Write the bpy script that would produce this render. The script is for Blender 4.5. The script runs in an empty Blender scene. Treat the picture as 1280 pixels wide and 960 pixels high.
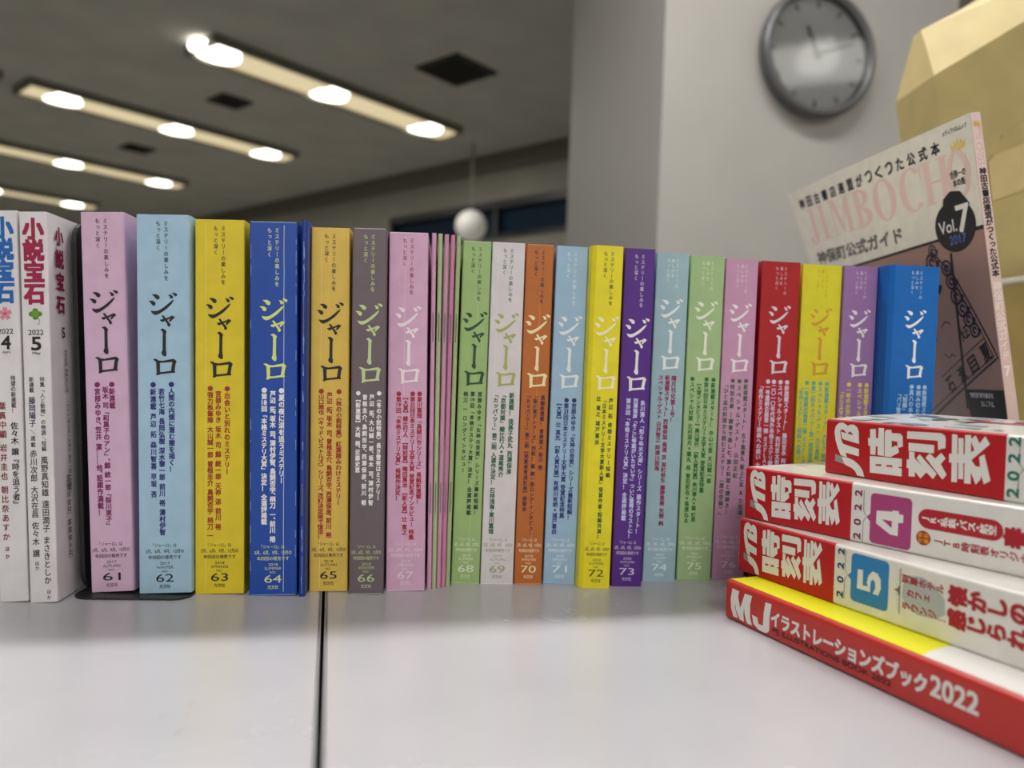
import bpy, math, random
from mathutils import Vector, Matrix
from mathutils.geometry import tessellate_polygon

random.seed(4)
SC = bpy.context.scene
COL = SC.collection
T = 0.72                                   # height of the table top above the floor

# ------------------------------------------------------------------ camera
cam_data = bpy.data.cameras.new('camera')
cam = bpy.data.objects.new('camera', cam_data)
COL.objects.link(cam)
cam_data.sensor_width = 36.0
cam_data.lens = 962 / 1280 * 36
cam_data.clip_start = 0.01
pitch, roll = math.atan(15 / 962), math.atan(0.0355)
F0 = Vector((0, math.cos(pitch), -math.sin(pitch)))
U0 = Vector((1, 0, 0)).cross(F0)
RR = Vector((1, 0, 0)) * math.cos(roll) + U0 * math.sin(roll)
UU = RR.cross(F0)
UU = -Vector((1, 0, 0)) * math.sin(roll) + U0 * math.cos(roll)
cam.matrix_world = Matrix((
    (RR.x, UU.x, -F0.x, 0), (RR.y, UU.y, -F0.y, 0), (RR.z, UU.z, -F0.z, T + 0.131), (0, 0, 0, 1)))
cam_data.dof.use_dof = True
cam_data.dof.focus_distance = 0.435
cam_data.dof.aperture_fstop = 27.06 / 4.5
SC.camera = cam

# ------------------------------------------------------------------ world, exposure
SC.view_settings.view_transform = 'Standard'
SC.view_settings.look = 'None'
SC.view_settings.gamma = 1
SC.view_settings.exposure = 0.12
world = bpy.data.worlds.new('night_outside')
SC.world = world
world.use_nodes = True
world.node_tree.nodes['Background'].inputs[0].default_value = (0.02, 0.045, 0.08, 1)
world.node_tree.nodes['Background'].inputs[1].default_value = 0.6

UA = math.atan2(0.76, 0.65)                # the room stands turned to the row of books


def room(u, v, z=0):
    return Vector((0.65 * u + 0.75 * v, 0.76 * u - 0.66 * v, z))


def area(name, loc, sx, sy, power, rz=0.0, color=(1, 0.98, 0.955)):
    l = bpy.data.lights.new(name, 'AREA')
    l.shape = 'RECTANGLE'
    l.size, l.size_y, l.energy, l.color = sx, sy, power, color
    o = bpy.data.objects.new(name, l)
    o.location = loc
    o.rotation_euler = (0, 0, rz)
    COL.objects.link(o)
    return o


CEIL = T + 0.131 + 1.75
OVERHEAD = [                                # fixtures above and behind the photographer (x, y, length, width, power, turn)
    (0.0, 1.02, 1.8, 0.11, 34, math.radians(10)),
    (-0.10, -2.3, 1.8, 0.22, 42, math.radians(10)),
    (0.30, -3.7, 1.8, 0.22, 36, math.radians(10)),
    (2.50, 0.55, 2.6, 0.55, 19, UA),
]

# ------------------------------------------------------------------ materials
MATS = {}


def s2l(c):
    return tuple(((v / 255) / 12.92 if v / 255 <= 0.04045 else ((v / 255 + 0.055) / 1.055) ** 2.4) for v in c)


def mat(name, rgb, rough=0.5, metal=0.0, noise=0.0, scale=60.0, bump=0.0, coat=0.0, emit=None, spec=0.5, rgb2=None):
    if name in MATS:
        return MATS[name]
    m = bpy.data.materials.new(name)
    m.use_nodes = True
    nt = m.node_tree
    b = nt.nodes['Principled BSDF']
    col = s2l(rgb)
    b.inputs['Base Color'].default_value = (*col, 1)
    b.inputs['Roughness'].default_value = rough
    b.inputs['Metallic'].default_value = metal
    b.inputs['Coat Weight'].default_value = coat
    b.inputs['Coat Roughness'].default_value = 0.15
    b.inputs['Specular IOR Level'].default_value = spec
    if noise or bump:
        tc = nt.nodes.new('ShaderNodeTexCoord')
        n = nt.nodes.new('ShaderNodeTexNoise')
        n.inputs['Scale'].default_value = scale
        n.inputs['Detail'].default_value = 5
        nt.links.new(tc.outputs['Object'], n.inputs['Vector'])
        if noise:
            r = nt.nodes.new('ShaderNodeValToRGB')
            c2 = s2l(rgb2) if rgb2 else tuple(v * (1 - noise) for v in col)
            r.color_ramp.elements[0].color = (*c2, 1)
            r.color_ramp.elements[1].color = (*(min(1, v * (1 + noise * 0.6)) for v in col), 1)
            r.color_ramp.elements[0].position = 0.35
            r.color_ramp.elements[1].position = 0.65
            nt.links.new(n.outputs['Fac'], r.inputs['Fac'])
            nt.links.new(r.outputs['Color'], b.inputs['Base Color'])
        if bump:
            bp = nt.nodes.new('ShaderNodeBump')
            bp.inputs['Strength'].default_value = bump
            bp.inputs['Distance'].default_value = 0.001
            nt.links.new(n.outputs['Fac'], bp.inputs['Height'])
            nt.links.new(bp.outputs['Normal'], b.inputs['Normal'])
    if emit:
        b.inputs['Emission Color'].default_value = (*s2l(emit[0]), 1)
        b.inputs['Emission Strength'].default_value = emit[1]
    MATS[name] = m
    return m


def thin_glass(m, tint):
    """a thin clear pane: lets light straight through and mirrors by angle"""
    nt = m.node_tree
    out = nt.nodes['Material Output']
    tr = nt.nodes.new('ShaderNodeBsdfTransparent')
    tr.inputs[0].default_value = (*tint, 1)
    gs = nt.nodes.new('ShaderNodeBsdfGlossy')
    gs.inputs['Roughness'].default_value = 0.06
    fr = nt.nodes.new('ShaderNodeFresnel')
    fr.inputs[0].default_value = 1.5
    mx = nt.nodes.new('ShaderNodeMixShader')
    nt.links.new(fr.outputs[0], mx.inputs[0])
    nt.links.new(tr.outputs[0], mx.inputs[1])
    nt.links.new(gs.outputs[0], mx.inputs[2])
    nt.links.new(mx.outputs[0], out.inputs[0])


def ink(rgb, rough=0.45):
    return mat('ink_%d_%d_%d' % tuple(rgb), rgb, rough)


def paper(rgb, rough=0.42, coat=0.0):
    return mat('cover_%d_%d_%d_%d' % (*rgb, int(coat * 10)), rgb, rough, noise=0.05, scale=90, bump=0.04, coat=coat)


PAGES = mat('page_paper', (226, 220, 206), 0.8, noise=0.12, scale=400)

# ------------------------------------------------------------------ objects


def mesh_obj(name, verts, faces, m, parent=None, smooth=False):
    me = bpy.data.meshes.new(name)
    me.from_pydata([tuple(v) for v in verts], [], faces)
    me.validate()
    if smooth:
        for p in me.polygons:
            p.use_smooth = True
    me.materials.append(m)
    o = bpy.data.objects.new(name, me)
    COL.objects.link(o)
    if parent:
        o.parent = parent
    return o


def tag(o, label, cat, group=None):
    o['label'] = label
    o['category'] = cat
    if group:
        o['group'] = group
    return o


def thing(name, label, cat, loc=(0, 0, 0), group=None, rot=(0, 0, 0)):
    o = bpy.data.objects.new(name, None)
    o.empty_display_size = 0.02
    COL.objects.link(o)
    o.location = loc
    o.rotation_euler = rot
    return tag(o, label, cat, group)


def structure(o):
    o['kind'] = 'structure'
    return o


class Mesh:
    def __init__(s):
        s.v, s.f = [], []

    def add(s, vs, fs):
        n = len(s.v)
        s.v += [Vector(v) for v in vs]
        s.f += [tuple(i + n for i in f) for f in fs]

    def box(s, x0, x1, y0, y1, z0, z1, M=None):
        vs = [Vector((x, y, z)) for x in (x0, x1) for y in (y0, y1) for z in (z0, z1)]
        if M:
            vs = [M @ v for v in vs]
        s.add(vs, [(0, 1, 3, 2), (4, 6, 7, 5), (0, 4, 5, 1), (2, 3, 7, 6), (0, 2, 6, 4), (1, 5, 7, 3)])

    def prism(s, pts, a0, a1, fn):
        """pts: outline (p,q); fn(p,q,a) -> point; swept from a0 to a1"""
        n = len(pts)
        vs = [fn(p, q, a0) for p, q in pts] + [fn(p, q, a1) for p, q in pts]
        fs = [(i, (i + 1) % n, n + (i + 1) % n, n + i) for i in range(n)]
        tri = tessellate_polygon([[Vector((p, q, 0)) for p, q in pts]])
        fs += [tuple(t) for t in tri] + [tuple(i + n for i in t[::-1]) for t in tri]
        s.add(vs, fs)

    def lathe(s, prof, n, fn):
        """prof (r, h) turned about the h axis; fn(x, y, h)"""
        k = len(prof)
        vs = []
        for i in range(n):
            a = 2 * math.pi * i / n
            vs += [fn(r * math.cos(a), r * math.sin(a), h) for r, h in prof]
        fs = []
        for i in range(n):
            j = (i + 1) % n
            for t in range(k - 1):
                fs.append((i * k + t, j * k + t, j * k + t + 1, i * k + t + 1))
        s.add(vs, fs)

    def tube(s, pts, r, n=8):
        pts = [Vector(p) for p in pts]
        vs, fs = [], []
        for i, p in enumerate(pts):
            d = (pts[min(i + 1, len(pts) - 1)] - pts[max(i - 1, 0)]).normalized()
            a = d.orthogonal().normalized()
            b = d.cross(a)
            for k in range(n):
                t = 2 * math.pi * k / n
                vs.append(p + (a * math.cos(t) + b * math.sin(t)) * r)
        for i in range(len(pts) - 1):
            for k in range(n):
                fs.append((i * n + k, i * n + (k + 1) % n, (i + 1) * n + (k + 1) % n, (i + 1) * n + k))
        fs += [tuple(range(n))[::-1], tuple(range((len(pts) - 1) * n, len(pts) * n))]
        s.add(vs, fs)

    def build(s, name, m, parent=None, smooth=False):
        return mesh_obj(name, s.v, s.f, m, parent, smooth)


# ------------------------------------------------------------------ lettering
ROT = set('ー「」…／（）()[]【】〈〉『』〜―-')
SMALLK = set('ぁぃぅぇぉっゃゅょァィゥェォッャュョ')
GLY = {}


def glyph_batch(strings):
    """turn every needed character or run into flat triangles once"""
    objs = []
    for s in strings:
        if s in GLY or not s.strip():
            continue
        c = bpy.data.curves.new('lettering', 'FONT')
        c.body = s
        c.resolution_u = 3
        o = bpy.data.objects.new('lettering', c)
        COL.objects.link(o)
        objs.append((s, o))
    dg = bpy.context.evaluated_depsgraph_get()
    dg.update()
    for s, o in objs:
        e = o.evaluated_get(dg)
        me = e.to_mesh()
        me.calc_loop_triangles()
        vs = [(v.co.x, v.co.y) for v in me.vertices]
        fs = [tuple(t.vertices) for t in me.loop_triangles]
        if vs:
            xs = [v[0] for v in vs]
            ys = [v[1] for v in vs]
            GLY[s] = (vs, fs, min(xs), max(xs), min(ys), max(ys))
        e.to_mesh_clear()
        c = o.data
        bpy.data.objects.remove(o)
        bpy.data.curves.remove(c)


JOBS = []          # lettering is collected first and built in one go


def tokens(text):
    out = []
    for c in text:
        if c.isascii() and c.isdigit() and out and out[-1].isascii() and out[-1].isdigit() and len(out[-1]) == 1:
            out[-1] += c
        else:
            out.append(c)
    return out


class Print:
    """flat printing on a surface: fn(x, y, lift) -> point, x right and y up in millimetres"""

    def __init__(s, parent, fn):
        s.parent, s.fn, s.parts, s.req = parent, fn, {}, []
        JOBS.append(s)

    def part(s, name, col, lift):
        k = (name, tuple(col), lift)
        if k not in s.parts:
            s.parts[k] = Mesh()
        return s.parts[k]

    def poly(s, name, col, pts, lift=0.12):
        tri = tessellate_polygon([[Vector((p[0], p[1], 0)) for p in pts]])
        P = s.part(name, col, lift)
        P.n = getattr(P, 'n', 0) + 1
        l = lift + 0.004 * (P.n % 60)
        P.add([s.fn(p[0], p[1], l) for p in pts], [tuple(t) for t in tri])

    def quadstrip(s, name, col, a, b, lift=0.12):
        vs = [s.fn(*p, lift) for p in a] + [s.fn(*p, lift) for p in b]
        n = len(a)
        s.part(name, col, lift).add(vs, [(i, i + 1, n + i + 1, n + i) for i in range(n - 1)])

    def grid(s, name, col, x0, y0, x1, y1, nx, ny, lift=0.12, top=None):
        vs = []
        for i in range(nx + 1):
            for j in range(ny + 1):
                x = x0 + (x1 - x0) * i / nx
                ya = top(x) if top else y0
                vs.append(s.fn(x, ya + (y1 - ya) * j / ny, lift))
        s.part(name, col, lift).add(vs, [(i * (ny + 1) + j, (i + 1) * (ny + 1) + j, (i + 1) * (ny + 1) + j + 1, i * (ny + 1) + j + 1) for i in range(nx) for j in range(ny)])

    def rect(s, name, col, x0, y0, x1, y1, lift=0.12, seg=1):
        xs = [x0 + (x1 - x0) * i / seg for i in range(seg + 1)]
        s.quadstrip(name, col, [(x, y0) for x in xs], [(x, y1) for x in xs], lift)

    def disc(s, name, col, cx, cy, rx, ry=None, lift=0.12, n=20):
        ry = ry or rx
        s.poly(name, col, [(cx + rx * math.cos(2 * math.pi * i / n), cy + ry * math.sin(2 * math.pi * i / n)) for i in range(n)], lift)

    def ring(s, name, col, cx, cy, rx, ry, ix, iy, a0=0, a1=360, lift=0.12, n=32, dx=0):
        A, B = [], []
        for i in range(n + 1):
            t = math.radians(a0 + (a1 - a0) * i / n)
            A.append((cx + rx * math.cos(t), cy + ry * math.sin(t)))
            B.append((cx + dx + ix * math.cos(t), cy + iy * math.sin(t)))
        s.quadstrip(name, col, A, B, lift)

    def line(s, name, col, pts, w, lift=0.12, step=0):
        if step:
            q = [pts[0]]
            for a, b in zip(pts, pts[1:]):
                n = max(1, int(math.hypot(b[0] - a[0], b[1] - a[1]) / step))
                q += [(a[0] + (b[0] - a[0]) * i / n, a[1] + (b[1] - a[1]) * i / n) for i in range(1, n + 1)]
            pts = q
        A, B = [], []
        for i, p in enumerate(pts):
            q, r = pts[max(i - 1, 0)], pts[min(i + 1, len(pts) - 1)]
            dx, dy = r[0] - q[0], r[1] - q[1]
            L = math.hypot(dx, dy) or 1
            A.append((p[0] - dy / L * w / 2, p[1] + dx / L * w / 2))
            B.append((p[0] + dy / L * w / 2, p[1] - dx / L * w / 2))
        s.quadstrip(name, col, A, B, lift)

    def vtext(s, name, col, text, x, y0, y1, size, off=0.02, lift=0.12, turn=False):
        """vertical writing down a column at x from y0 to y1"""
        s.req.append(('v', name, col, text, x, y0, y1, size, off, lift, turn))

    def htext(s, name, col, text, x0, x1, y0, y1, off=0.02, lift=0.12, slant=0.0, M=None):
        """a horizontal line fitted to the box x0..x1, y0..y1; M turns the box about its middle"""
        s.req.append(('h', name, col, text, x0, x1, y0, y1, off, lift, slant, M))

    def bold(s, P, pts, fs, o, lift):
        """heavier strokes: the same letter laid again a hair to each side"""
        sh = [(0, 0)] if o < 0.01 else [(-o, -o), (o, -o), (-o, o), (o, o)] if o < 0.14 else [(-o, -o), (0, -o), (o, -o), (-o, 0), (o, 0), (-o, o), (0, o), (o, o)]
        for i, (a, b) in enumerate(sh):
            P.add([s.fn(x + a, y + b, lift + i * 0.006) for x, y in pts], fs)

    def lay(s):
        for r in s.req:
            if r[0] == 'v':
                _, name, col, text, x, y0, y1, size, off, lift, turn = r
                text = tokens(text)
                ws = [0.45 if c in ' ・、' else 1.0 for c in text]
                pitch = (y0 - y1) / sum(ws)
                y = y0
                P = s.part(name, col, lift)
                for c, w in zip(text, ws):
                    cy = y - pitch * w / 2
                    y -= pitch * w
                    if c == ' ':
                        continue
                    if c == '●':
                        s.disc(name, col, x, cy, size * 0.45, size * 0.45, lift, 14)
                        continue
                    vs, fs, a, b, d, e = GLY[c]
                    out = []
                    wide = ord(c[0]) > 0x2000
                    if len(c) > 1:
                        vs = [(a + (px - a) * 0.8 / (b - a), py) for px, py in vs]
                        b = a + 0.8
                    mx = 0.5 if wide else (a + b) / 2
                    my = 0.38 if wide else (d + e) / 2
                    sy = min(pitch * 1.02, size * 1.15)
                    for px, py in vs:
                        qx, qy = px - mx, py - my
                        if c in ROT:
                            qx, qy = qy, -qx
                            if c in 'ー―…':
                                qx += 0.0
                        elif c in '、。':
                            qx, qy = qx + 0.6, qy + 0.45
                        elif c in SMALLK:
                            qx, qy = qx + 0.08, qy + 0.08
                        out.append((x + qx * size, cy + qy * sy))
                    s.bold(P, out, fs, off * size, lift)
            else:
                _, name, col, text, x0, x1, y0, y1, off, lift, slant, M = r
                vs, fs, a, b, d, e = GLY[text]
                P = s.part(name, col, lift)
                out = []
                cx, cy = (x0 + x1) / 2, (y0 + y1) / 2
                for px, py in vs:
                    qx = x0 + (px - a) / (b - a) * (x1 - x0)
                    qy = y0 + (py - d) / (e - d) * (y1 - y0)
                    qx += slant * (qy - y0)
                    if M:
                        rx, ry = qx - cx, qy - cy
                        qx, qy = cx + rx * math.cos(M) - ry * math.sin(M), cy + rx * math.sin(M) + ry * math.cos(M)
                    out.append((qx, qy))
                s.bold(P, out, fs, off * abs(y1 - y0), lift)
        for (name, col, lift), P in s.parts.items():
            if P.v:
                par = s.parent
                for ch in par.children:
                    base = ch.name.split('.')[0]
                    if base == 'cover' or base == ('spine' if name.startswith('spine_') else 'front_cover') or base == 'tabletop':
                        par = ch
                        break
                o = P.build(name, ink(col), par)
                if name in ('worn_edge', 'scuff_mark', 'cover_picture'):
                    o['kind'] = 'stuff'


def lay_all_printing():
    need = set()
    for j in JOBS:
        for r in j.req:
            if r[0] == 'v':
                need.update(c for c in tokens(r[3]) if c not in ' ●')
            else:
                need.add(r[3])
    glyph_batch(sorted(need))
    for j in JOBS:
        j.lay()


# ------------------------------------------------------------------ setting
FLOOR = mat('grey_carpet', (168, 166, 160), 0.9, noise=0.25, scale=300, bump=0.2)
WALL = mat('painted_wall', (204, 202, 192), 0.75, noise=0.04, scale=8, bump=0.05)
CEILM = mat('ceiling_board', (206, 204, 196), 0.9, noise=0.07, scale=3, bump=0.1)
U_MIN, U_MAX, V_MIN, V_MAX = -4.2, 4.56, -11.5, 3.6
RM = Matrix.Rotation(0, 4, 'Z')


def room_box(name, u0, u1, v0, v1, z0, z1, m, struct=True, parent=None):
    pts = [room(u, v, z) for u in (u0, u1) for v in (v0, v1) for z in (z0, z1)]
    o = mesh_obj(name, pts, [(0, 1, 3, 2), (4, 6, 7, 5), (0, 4, 5, 1), (2, 3, 7, 6), (0, 2, 6, 4), (1, 5, 7, 3)], m, parent)
    if struct and not parent:
        structure(o)
    return o


room_box('floor', U_MIN, U_MAX, V_MIN, V_MAX, -0.1, 0, FLOOR)
room_box('ceiling', U_MIN, U_MAX, V_MIN, V_MAX, CEIL, CEIL + 0.1, CEILM)
room_box('wall_front', U_MIN - 0.12, U_MIN, V_MIN, V_MAX, 0, CEIL, WALL)
room_box('wall_left', U_MIN, U_MAX, V_MIN - 0.12, V_MIN, 0, CEIL, WALL)
room_box('wall_right', U_MIN, U_MAX, V_MAX, V_MAX + 0.12, 0, CEIL, WALL)
# far wall with a high band of window
WZ0, WZ1, WV0, WV1 = T + 1.20, T + 1.50, -5.5, -1.6
fw = Mesh()
for u0, u1, v0, v1, z0, z1 in ((U_MAX, U_MAX + 0.15, V_MIN, WV0, 0, CEIL), (U_MAX, U_MAX + 0.15, WV1, V_MAX, 0, CEIL),
                               (U_MAX, U_MAX + 0.15, WV0, WV1, 0, WZ0), (U_MAX, U_MAX + 0.15, WV0, WV1, WZ1, CEIL)):
    pts = [room(u, v, z) for u in (u0, u1) for v in (v0, v1) for z in (z0, z1)]
    fw.add(pts, [(0, 1, 3, 2), (4, 6, 7, 5), (0, 4, 5, 1), (2, 3, 7, 6), (0, 2, 6, 4), (1, 5, 7, 3)])
structure(fw.build('wall_back', mat('far_wall_paint', (150, 147, 136), 0.75, noise=0.04, scale=8)))
BLACKF = mat('black_window_frame', (22, 22, 24), 0.4)
GLASS = mat('dark_window_glass', (22, 40, 58), 0.6, spec=0.12)
win = bpy.data.objects.new('window_1', None)
COL.objects.link(win)
structure(win)
fm = Mesh()
for v0, v1, z0, z1 in ((WV0, WV1, WZ0, WZ0 + 0.03), (WV0, WV1, WZ1 - 0.06, WZ1), (WV0, WV0 + 0.04, WZ0, WZ1), (WV1 - 0.04, WV1, WZ0, WZ1)):
    pts = [room(u, v, z) for u in (U_MAX - 0.02, U_MAX + 0.1) for v in (v0, v1) for z in (z0, z1)]
    fm.add(pts, [(0, 1, 3, 2), (4, 6, 7, 5), (0, 4, 5, 1), (2, 3, 7, 6), (0, 2, 6, 4), (1, 5, 7, 3)])
fm.build('window_frame', BLACKF, win)
nv = 3
for i in range(nv):
    v0 = WV0 + 0.04 + (WV1 - WV0 - 0.08) * i / nv
    v1 = WV0 + 0.04 + (WV1 - WV0 - 0.08) * (i + 1) / nv
    room_box('window_pane', U_MAX + 0.04, U_MAX + 0.05, v0, v1 - 0.005, WZ0 + 0.03, WZ1 - 0.06, GLASS, parent=win)
    if i:
        room_box('window_mullion', U_MAX - 0.01, U_MAX + 0.09, v0 - 0.025, v0 + 0.02, WZ0 + 0.03, WZ1 - 0.06, BLACKF, parent=win)
room_box('trim_1', U_MAX - 0.05, U_MAX, V_MIN, V_MAX, CEIL - 0.14, CEIL, mat('dark_cornice', (110, 106, 98), 0.7))

# pillar with the clock
PA = math.radians(15)
PX, PY = Vector((math.cos(PA), math.sin(PA), 0)), Vector((-math.sin(PA), math.cos(PA), 0))
PO = Vector((0.345, 1.905, 0))
pm = Mesh()
pts = [PO + PX * a + PY * b + Vector((0, 0, z)) for a in (0, 0.875) for b in (0, 0.7) for z in (0, CEIL)]
pm.add(pts, [(0, 1, 3, 2), (4, 6, 7, 5), (0, 4, 5, 1), (2, 3, 7, 6), (0, 2, 6, 4), (1, 5, 7, 3)])
structure(pm.build('wall_pillar', mat('pillar_paint', (160, 157, 152), 0.6, noise=0.03, scale=6)))

# ceiling fixtures
LAMP_W = mat('lamp_glow', (255, 252, 240), 0.5, emit=((255, 252, 240), 5.0))
TROUGH = mat('lamp_diffuser', (228, 216, 180), 0.5, emit=((232, 214, 172), 0.7))
HOUS = mat('lamp_housing', (120, 116, 104), 0.4)


def light_fixture(centre, length, width, rz, label, lamps, group='ceiling light fixtures', power=0.0):
    t = thing('ceiling_light', label, 'ceiling light', (centre[0], centre[1], CEIL), group, (0, 0, rz))
    L, W = length / 2, width / 2
    h = Mesh()
    h.box(-L - 0.02, L + 0.02, -W - 0.02, -W, -0.05, 0)
    h.box(-L - 0.02, L + 0.02, W, W + 0.02, -0.05, 0)
    h.box(-L - 0.02, -L, -W, W, -0.05, 0)
    h.box(L, L + 0.02, -W, W, -0.05, 0)
    h.build('housing', HOUS, t)
    d = Mesh()
    d.prism([(-W, -0.03), (-W * 0.6, -0.05), (0, -0.056), (W * 0.6, -0.05), (W, -0.03), (W, -0.005), (-W, -0.005)], -L, L, lambda p, q, a: Vector((a, p, q)))
    d.build('diffuser', TROUGH, t)
    for x in lamps:
        b = Mesh()
        prof = [(0.001, -0.062)] + [(0.055 * math.sin(math.radians(a)), -0.03 - 0.034 * math.cos(math.radians(a))) for a in (20, 40, 60, 80, 90)] + [(0.055, -0.02)]
        b.lathe(prof, 16, lambda X, Y, Z, x=x: Vector((x + X * 3.0, Y * W / 0.055 * 0.95, Z)))
        b.build('lamp', LAMP_W, t)
    if power:
        area('ceiling_light_glow', (centre[0], centre[1], CEIL - 0.075), length, width, power, rz)
    return t


for i, (v, u0, u1, lamps, lab) in enumerate((
        (-4.10, 2.02, 3.88, (2.12, 2.86, 3.68), 'lit ceiling light nearest the pillar, standing apart on the right'),
        (-5.68, 1.62, 3.55, (1.85, 2.62, 3.36), 'lit ceiling light in the long second row, ending above the yellow spine 63'),
        (-7.50, 1.62, 3.50, (1.7, 2.50, 3.30), 'lit ceiling light in the third row, above the pale magazines'),
        (-9.45, 1.50, 3.42, (1.6, 2.4, 3.20), 'lit ceiling light farthest away, low at the left edge'))):
    c = room((u0 + u1) / 2, v)
    light_fixture(c, u1 - u0, 0.28, UA, lab, [u - (u0 + u1) / 2 for u in lamps], power=10.5)
c = room(0.5, -5.68)
light_fixture(c, 1.9, 0.20, UA, 'lit ceiling light continuing the second row beyond the left edge', (-0.75, 0, 0.75), power=10.5)
for i, (x, y, L, W, pw, rz) in enumerate(OVERHEAD):
    light_fixture((x, y), L, W, rz, ('narrow lit ceiling light right above the row of books', 'wide lit ceiling light above the photographer',
                                     'wide lit ceiling light farther behind the photographer',
                                     'broad lit ceiling panel to the right, mirrored in the clock glass')[i], (-L / 3, 0, L / 3), 'ceiling lights out of the picture', power=pw)

# dark vents in the ceiling
for (u, v, lab) in ((3.13, -3.23, 'dark square ceiling vent to the right of the lit fixtures'),
                    (2.72, -6.60, 'dark square ceiling vent between the second and third light rows'),
                    (2.60, -4.86, 'dark square ceiling vent between the first and second light rows')):
    p = room(u, v)
    t = thing('ceiling_vent', lab, 'vent', (p.x, p.y, CEIL), 'ceiling vents', (0, 0, UA))
    m = Mesh()
    s_ = 0.17 if v > -4 else 0.11
    m.box(-s_, s_, -s_, s_, -0.006, 0)
    m.build('backing', mat('vent_dark', (16, 16, 15), 0.8), t)
    m = Mesh()
    for a, b, c_, d in ((-s_, s_, -s_, -s_ + 0.02), (-s_, s_, s_ - 0.02, s_), (-s_, -s_ + 0.02, -s_, s_), (s_ - 0.02, s_, -s_, s_)):
        m.box(a, b, c_, d, -0.014, -0.006)
    m.build('frame', mat('vent_frame', (48, 47, 44), 0.6), t)
    for k in range(5):
        m = Mesh()
        y = -s_ + 0.03 + k * (2 * s_ - 0.06) / 4
        m.box(-s_ + 0.02, s_ - 0.02, y - 0.006, y + 0.006, -0.013, -0.008)
        m.build('slat', mat('vent_slat', (36, 35, 33), 0.6), t)

# white globe lamp before the far window
p = Vector((-0.36, 5.95, T + 1.245))
t = thing('globe_lamp', 'round white unlit globe with a faint added glow, hanging before the dark far window', 'lamp', p)
m = Mesh()
m.lathe([(0.12 * math.sin(math.radians(a)), -0.12 * math.cos(math.radians(a))) for a in range(0, 181, 15)], 24, lambda x, y, z: Vector((x, y, z)))
m.build('globe', mat('opal_glass_glow', (235, 232, 224), 0.3, emit=((240, 238, 228), 0.12)), t, True)  # unlit globe; the faint glow is added to brighten it
m = Mesh()
m.tube([(0, 0, 0.12), (0, 0, CEIL - p.z)], 0.008)
m.build('stem', HOUS, t)

# wall clock on the pillar
CC = PO + PX * 0.418 + Vector((0, 0, T + 0.976)) - PY * 0.0


def clock_fn(x, y, z):
    return CC + PX * x + Vector((0, 0, y)) - PY * z


ck = thing('wall_clock', 'round wall clock with silver grey dial on the grey pillar', 'clock', (0, 0, 0))
m = Mesh()
m.lathe([(0.001, 0.002), (0.150, 0.002), (0.163, 0.012), (0.166, 0.03), (0.160, 0.042), (0.148, 0.044), (0.144, 0.03), (0.144, 0.018)], 48, clock_fn)
m.build('clock_rim', mat('clock_rim_grey', (92, 92, 94), 0.35, 0.4), ck, True)
m = Mesh()
m.lathe([(0.001, 0.018), (0.144, 0.018)], 48, clock_fn)
m.build('dial', mat('clock_dial', (186, 188, 190), 0.5), ck)
for k in range(12):
    a = math.radians(30 * k)
    m = Mesh()
    ca, sa = math.cos(a), math.sin(a)
    for s0, s1 in ((0.118, 0.136),):
        pts = [(s0 * ca - w * sa, s0 * sa + w * ca) for w in (-0.003, 0.003)] + [(s1 * ca - w * sa, s1 * sa + w * ca) for w in (0.003, -0.003)]
        m.prism(pts, 0.0185, 0.020, lambda p_, q_, z: clock_fn(p_, q_, z))
    m.build('hour_mark', mat('clock_mark', (70, 70, 72), 0.5), ck)
for ang, ln, w, zz, nm in ((115, 0.075, 0.006, 0.022, 'hour_hand'), (20, 0.11, 0.0045, 0.025, 'minute_hand')):
    a = math.radians(ang)
    ca, sa = math.cos(a), math.sin(a)
    m = Mesh()
    pts = [(-0.015 * ca - w * sa, -0.015 * sa + w * ca), (-0.015 * ca + w * sa, -0.015 * sa - w * ca), (ln * ca + w * 0.4 * sa, ln * sa - w * 0.4 * ca), (ln * ca - w * 0.4 * sa, ln * sa + w * 0.4 * ca)]
    m.prism(pts, zz, zz + 0.0015, lambda p_, q_, z: clock_fn(p_, q_, z))
    m.build(nm, mat('clock_hand', (60, 60, 62), 0.4), ck)
m = Mesh()
m.lathe([(0.143, 0.034), (0.001, 0.034)], 48, clock_fn)
gl = mat('clock_glass', (250, 250, 250), 0.02)
thin_glass(gl, (1, 1, 1))
m.build('clock_glass', gl, ck)

# ------------------------------------------------------------------ tables
TA = math.radians(13.3)
TX, TY = Vector((math.cos(TA), math.sin(TA), 0)), Vector((-math.sin(TA), math.cos(TA), 0))
TO = Vector((-0.1035, 0.4351, 0))


def table_mat():
    m = mat('grey_laminate', (196, 195, 201), 0.27, noise=0.0, scale=900, bump=0.0, spec=0.55)
    nt = m.node_tree
    b = nt.nodes['Principled BSDF']
    tc = nt.nodes.new('ShaderNodeTexCoord')
    n = nt.nodes.new('ShaderNodeTexNoise')
    n.inputs['Scale'].default_value = 7
    n.inputs['Detail'].default_value = 8
    r = nt.nodes.new('ShaderNodeValToRGB')
    r.color_ramp.elements[0].color = (*s2l((184, 183, 189)), 1)
    r.color_ramp.elements[1].color = (*s2l((200, 199, 204)), 1)
    r.color_ramp.elements[0].position = 0.3
    r.color_ramp.elements[1].position = 0.7
    nt.links.new(tc.outputs['Object'], n.inputs['Vector'])
    nt.links.new(n.outputs['Fac'], r.inputs['Fac'])
    nt.links.new(r.outputs['Color'], b.inputs['Base Color'])
    mr = nt.nodes.new('ShaderNodeMapRange')
    mr.inputs['To Min'].default_value = 0.265
    mr.inputs['To Max'].default_value = 0.28
    nt.links.new(n.outputs['Fac'], mr.inputs['Value'])
    nt.links.new(mr.outputs['Result'], b.inputs['Roughness'])
    return m


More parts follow.
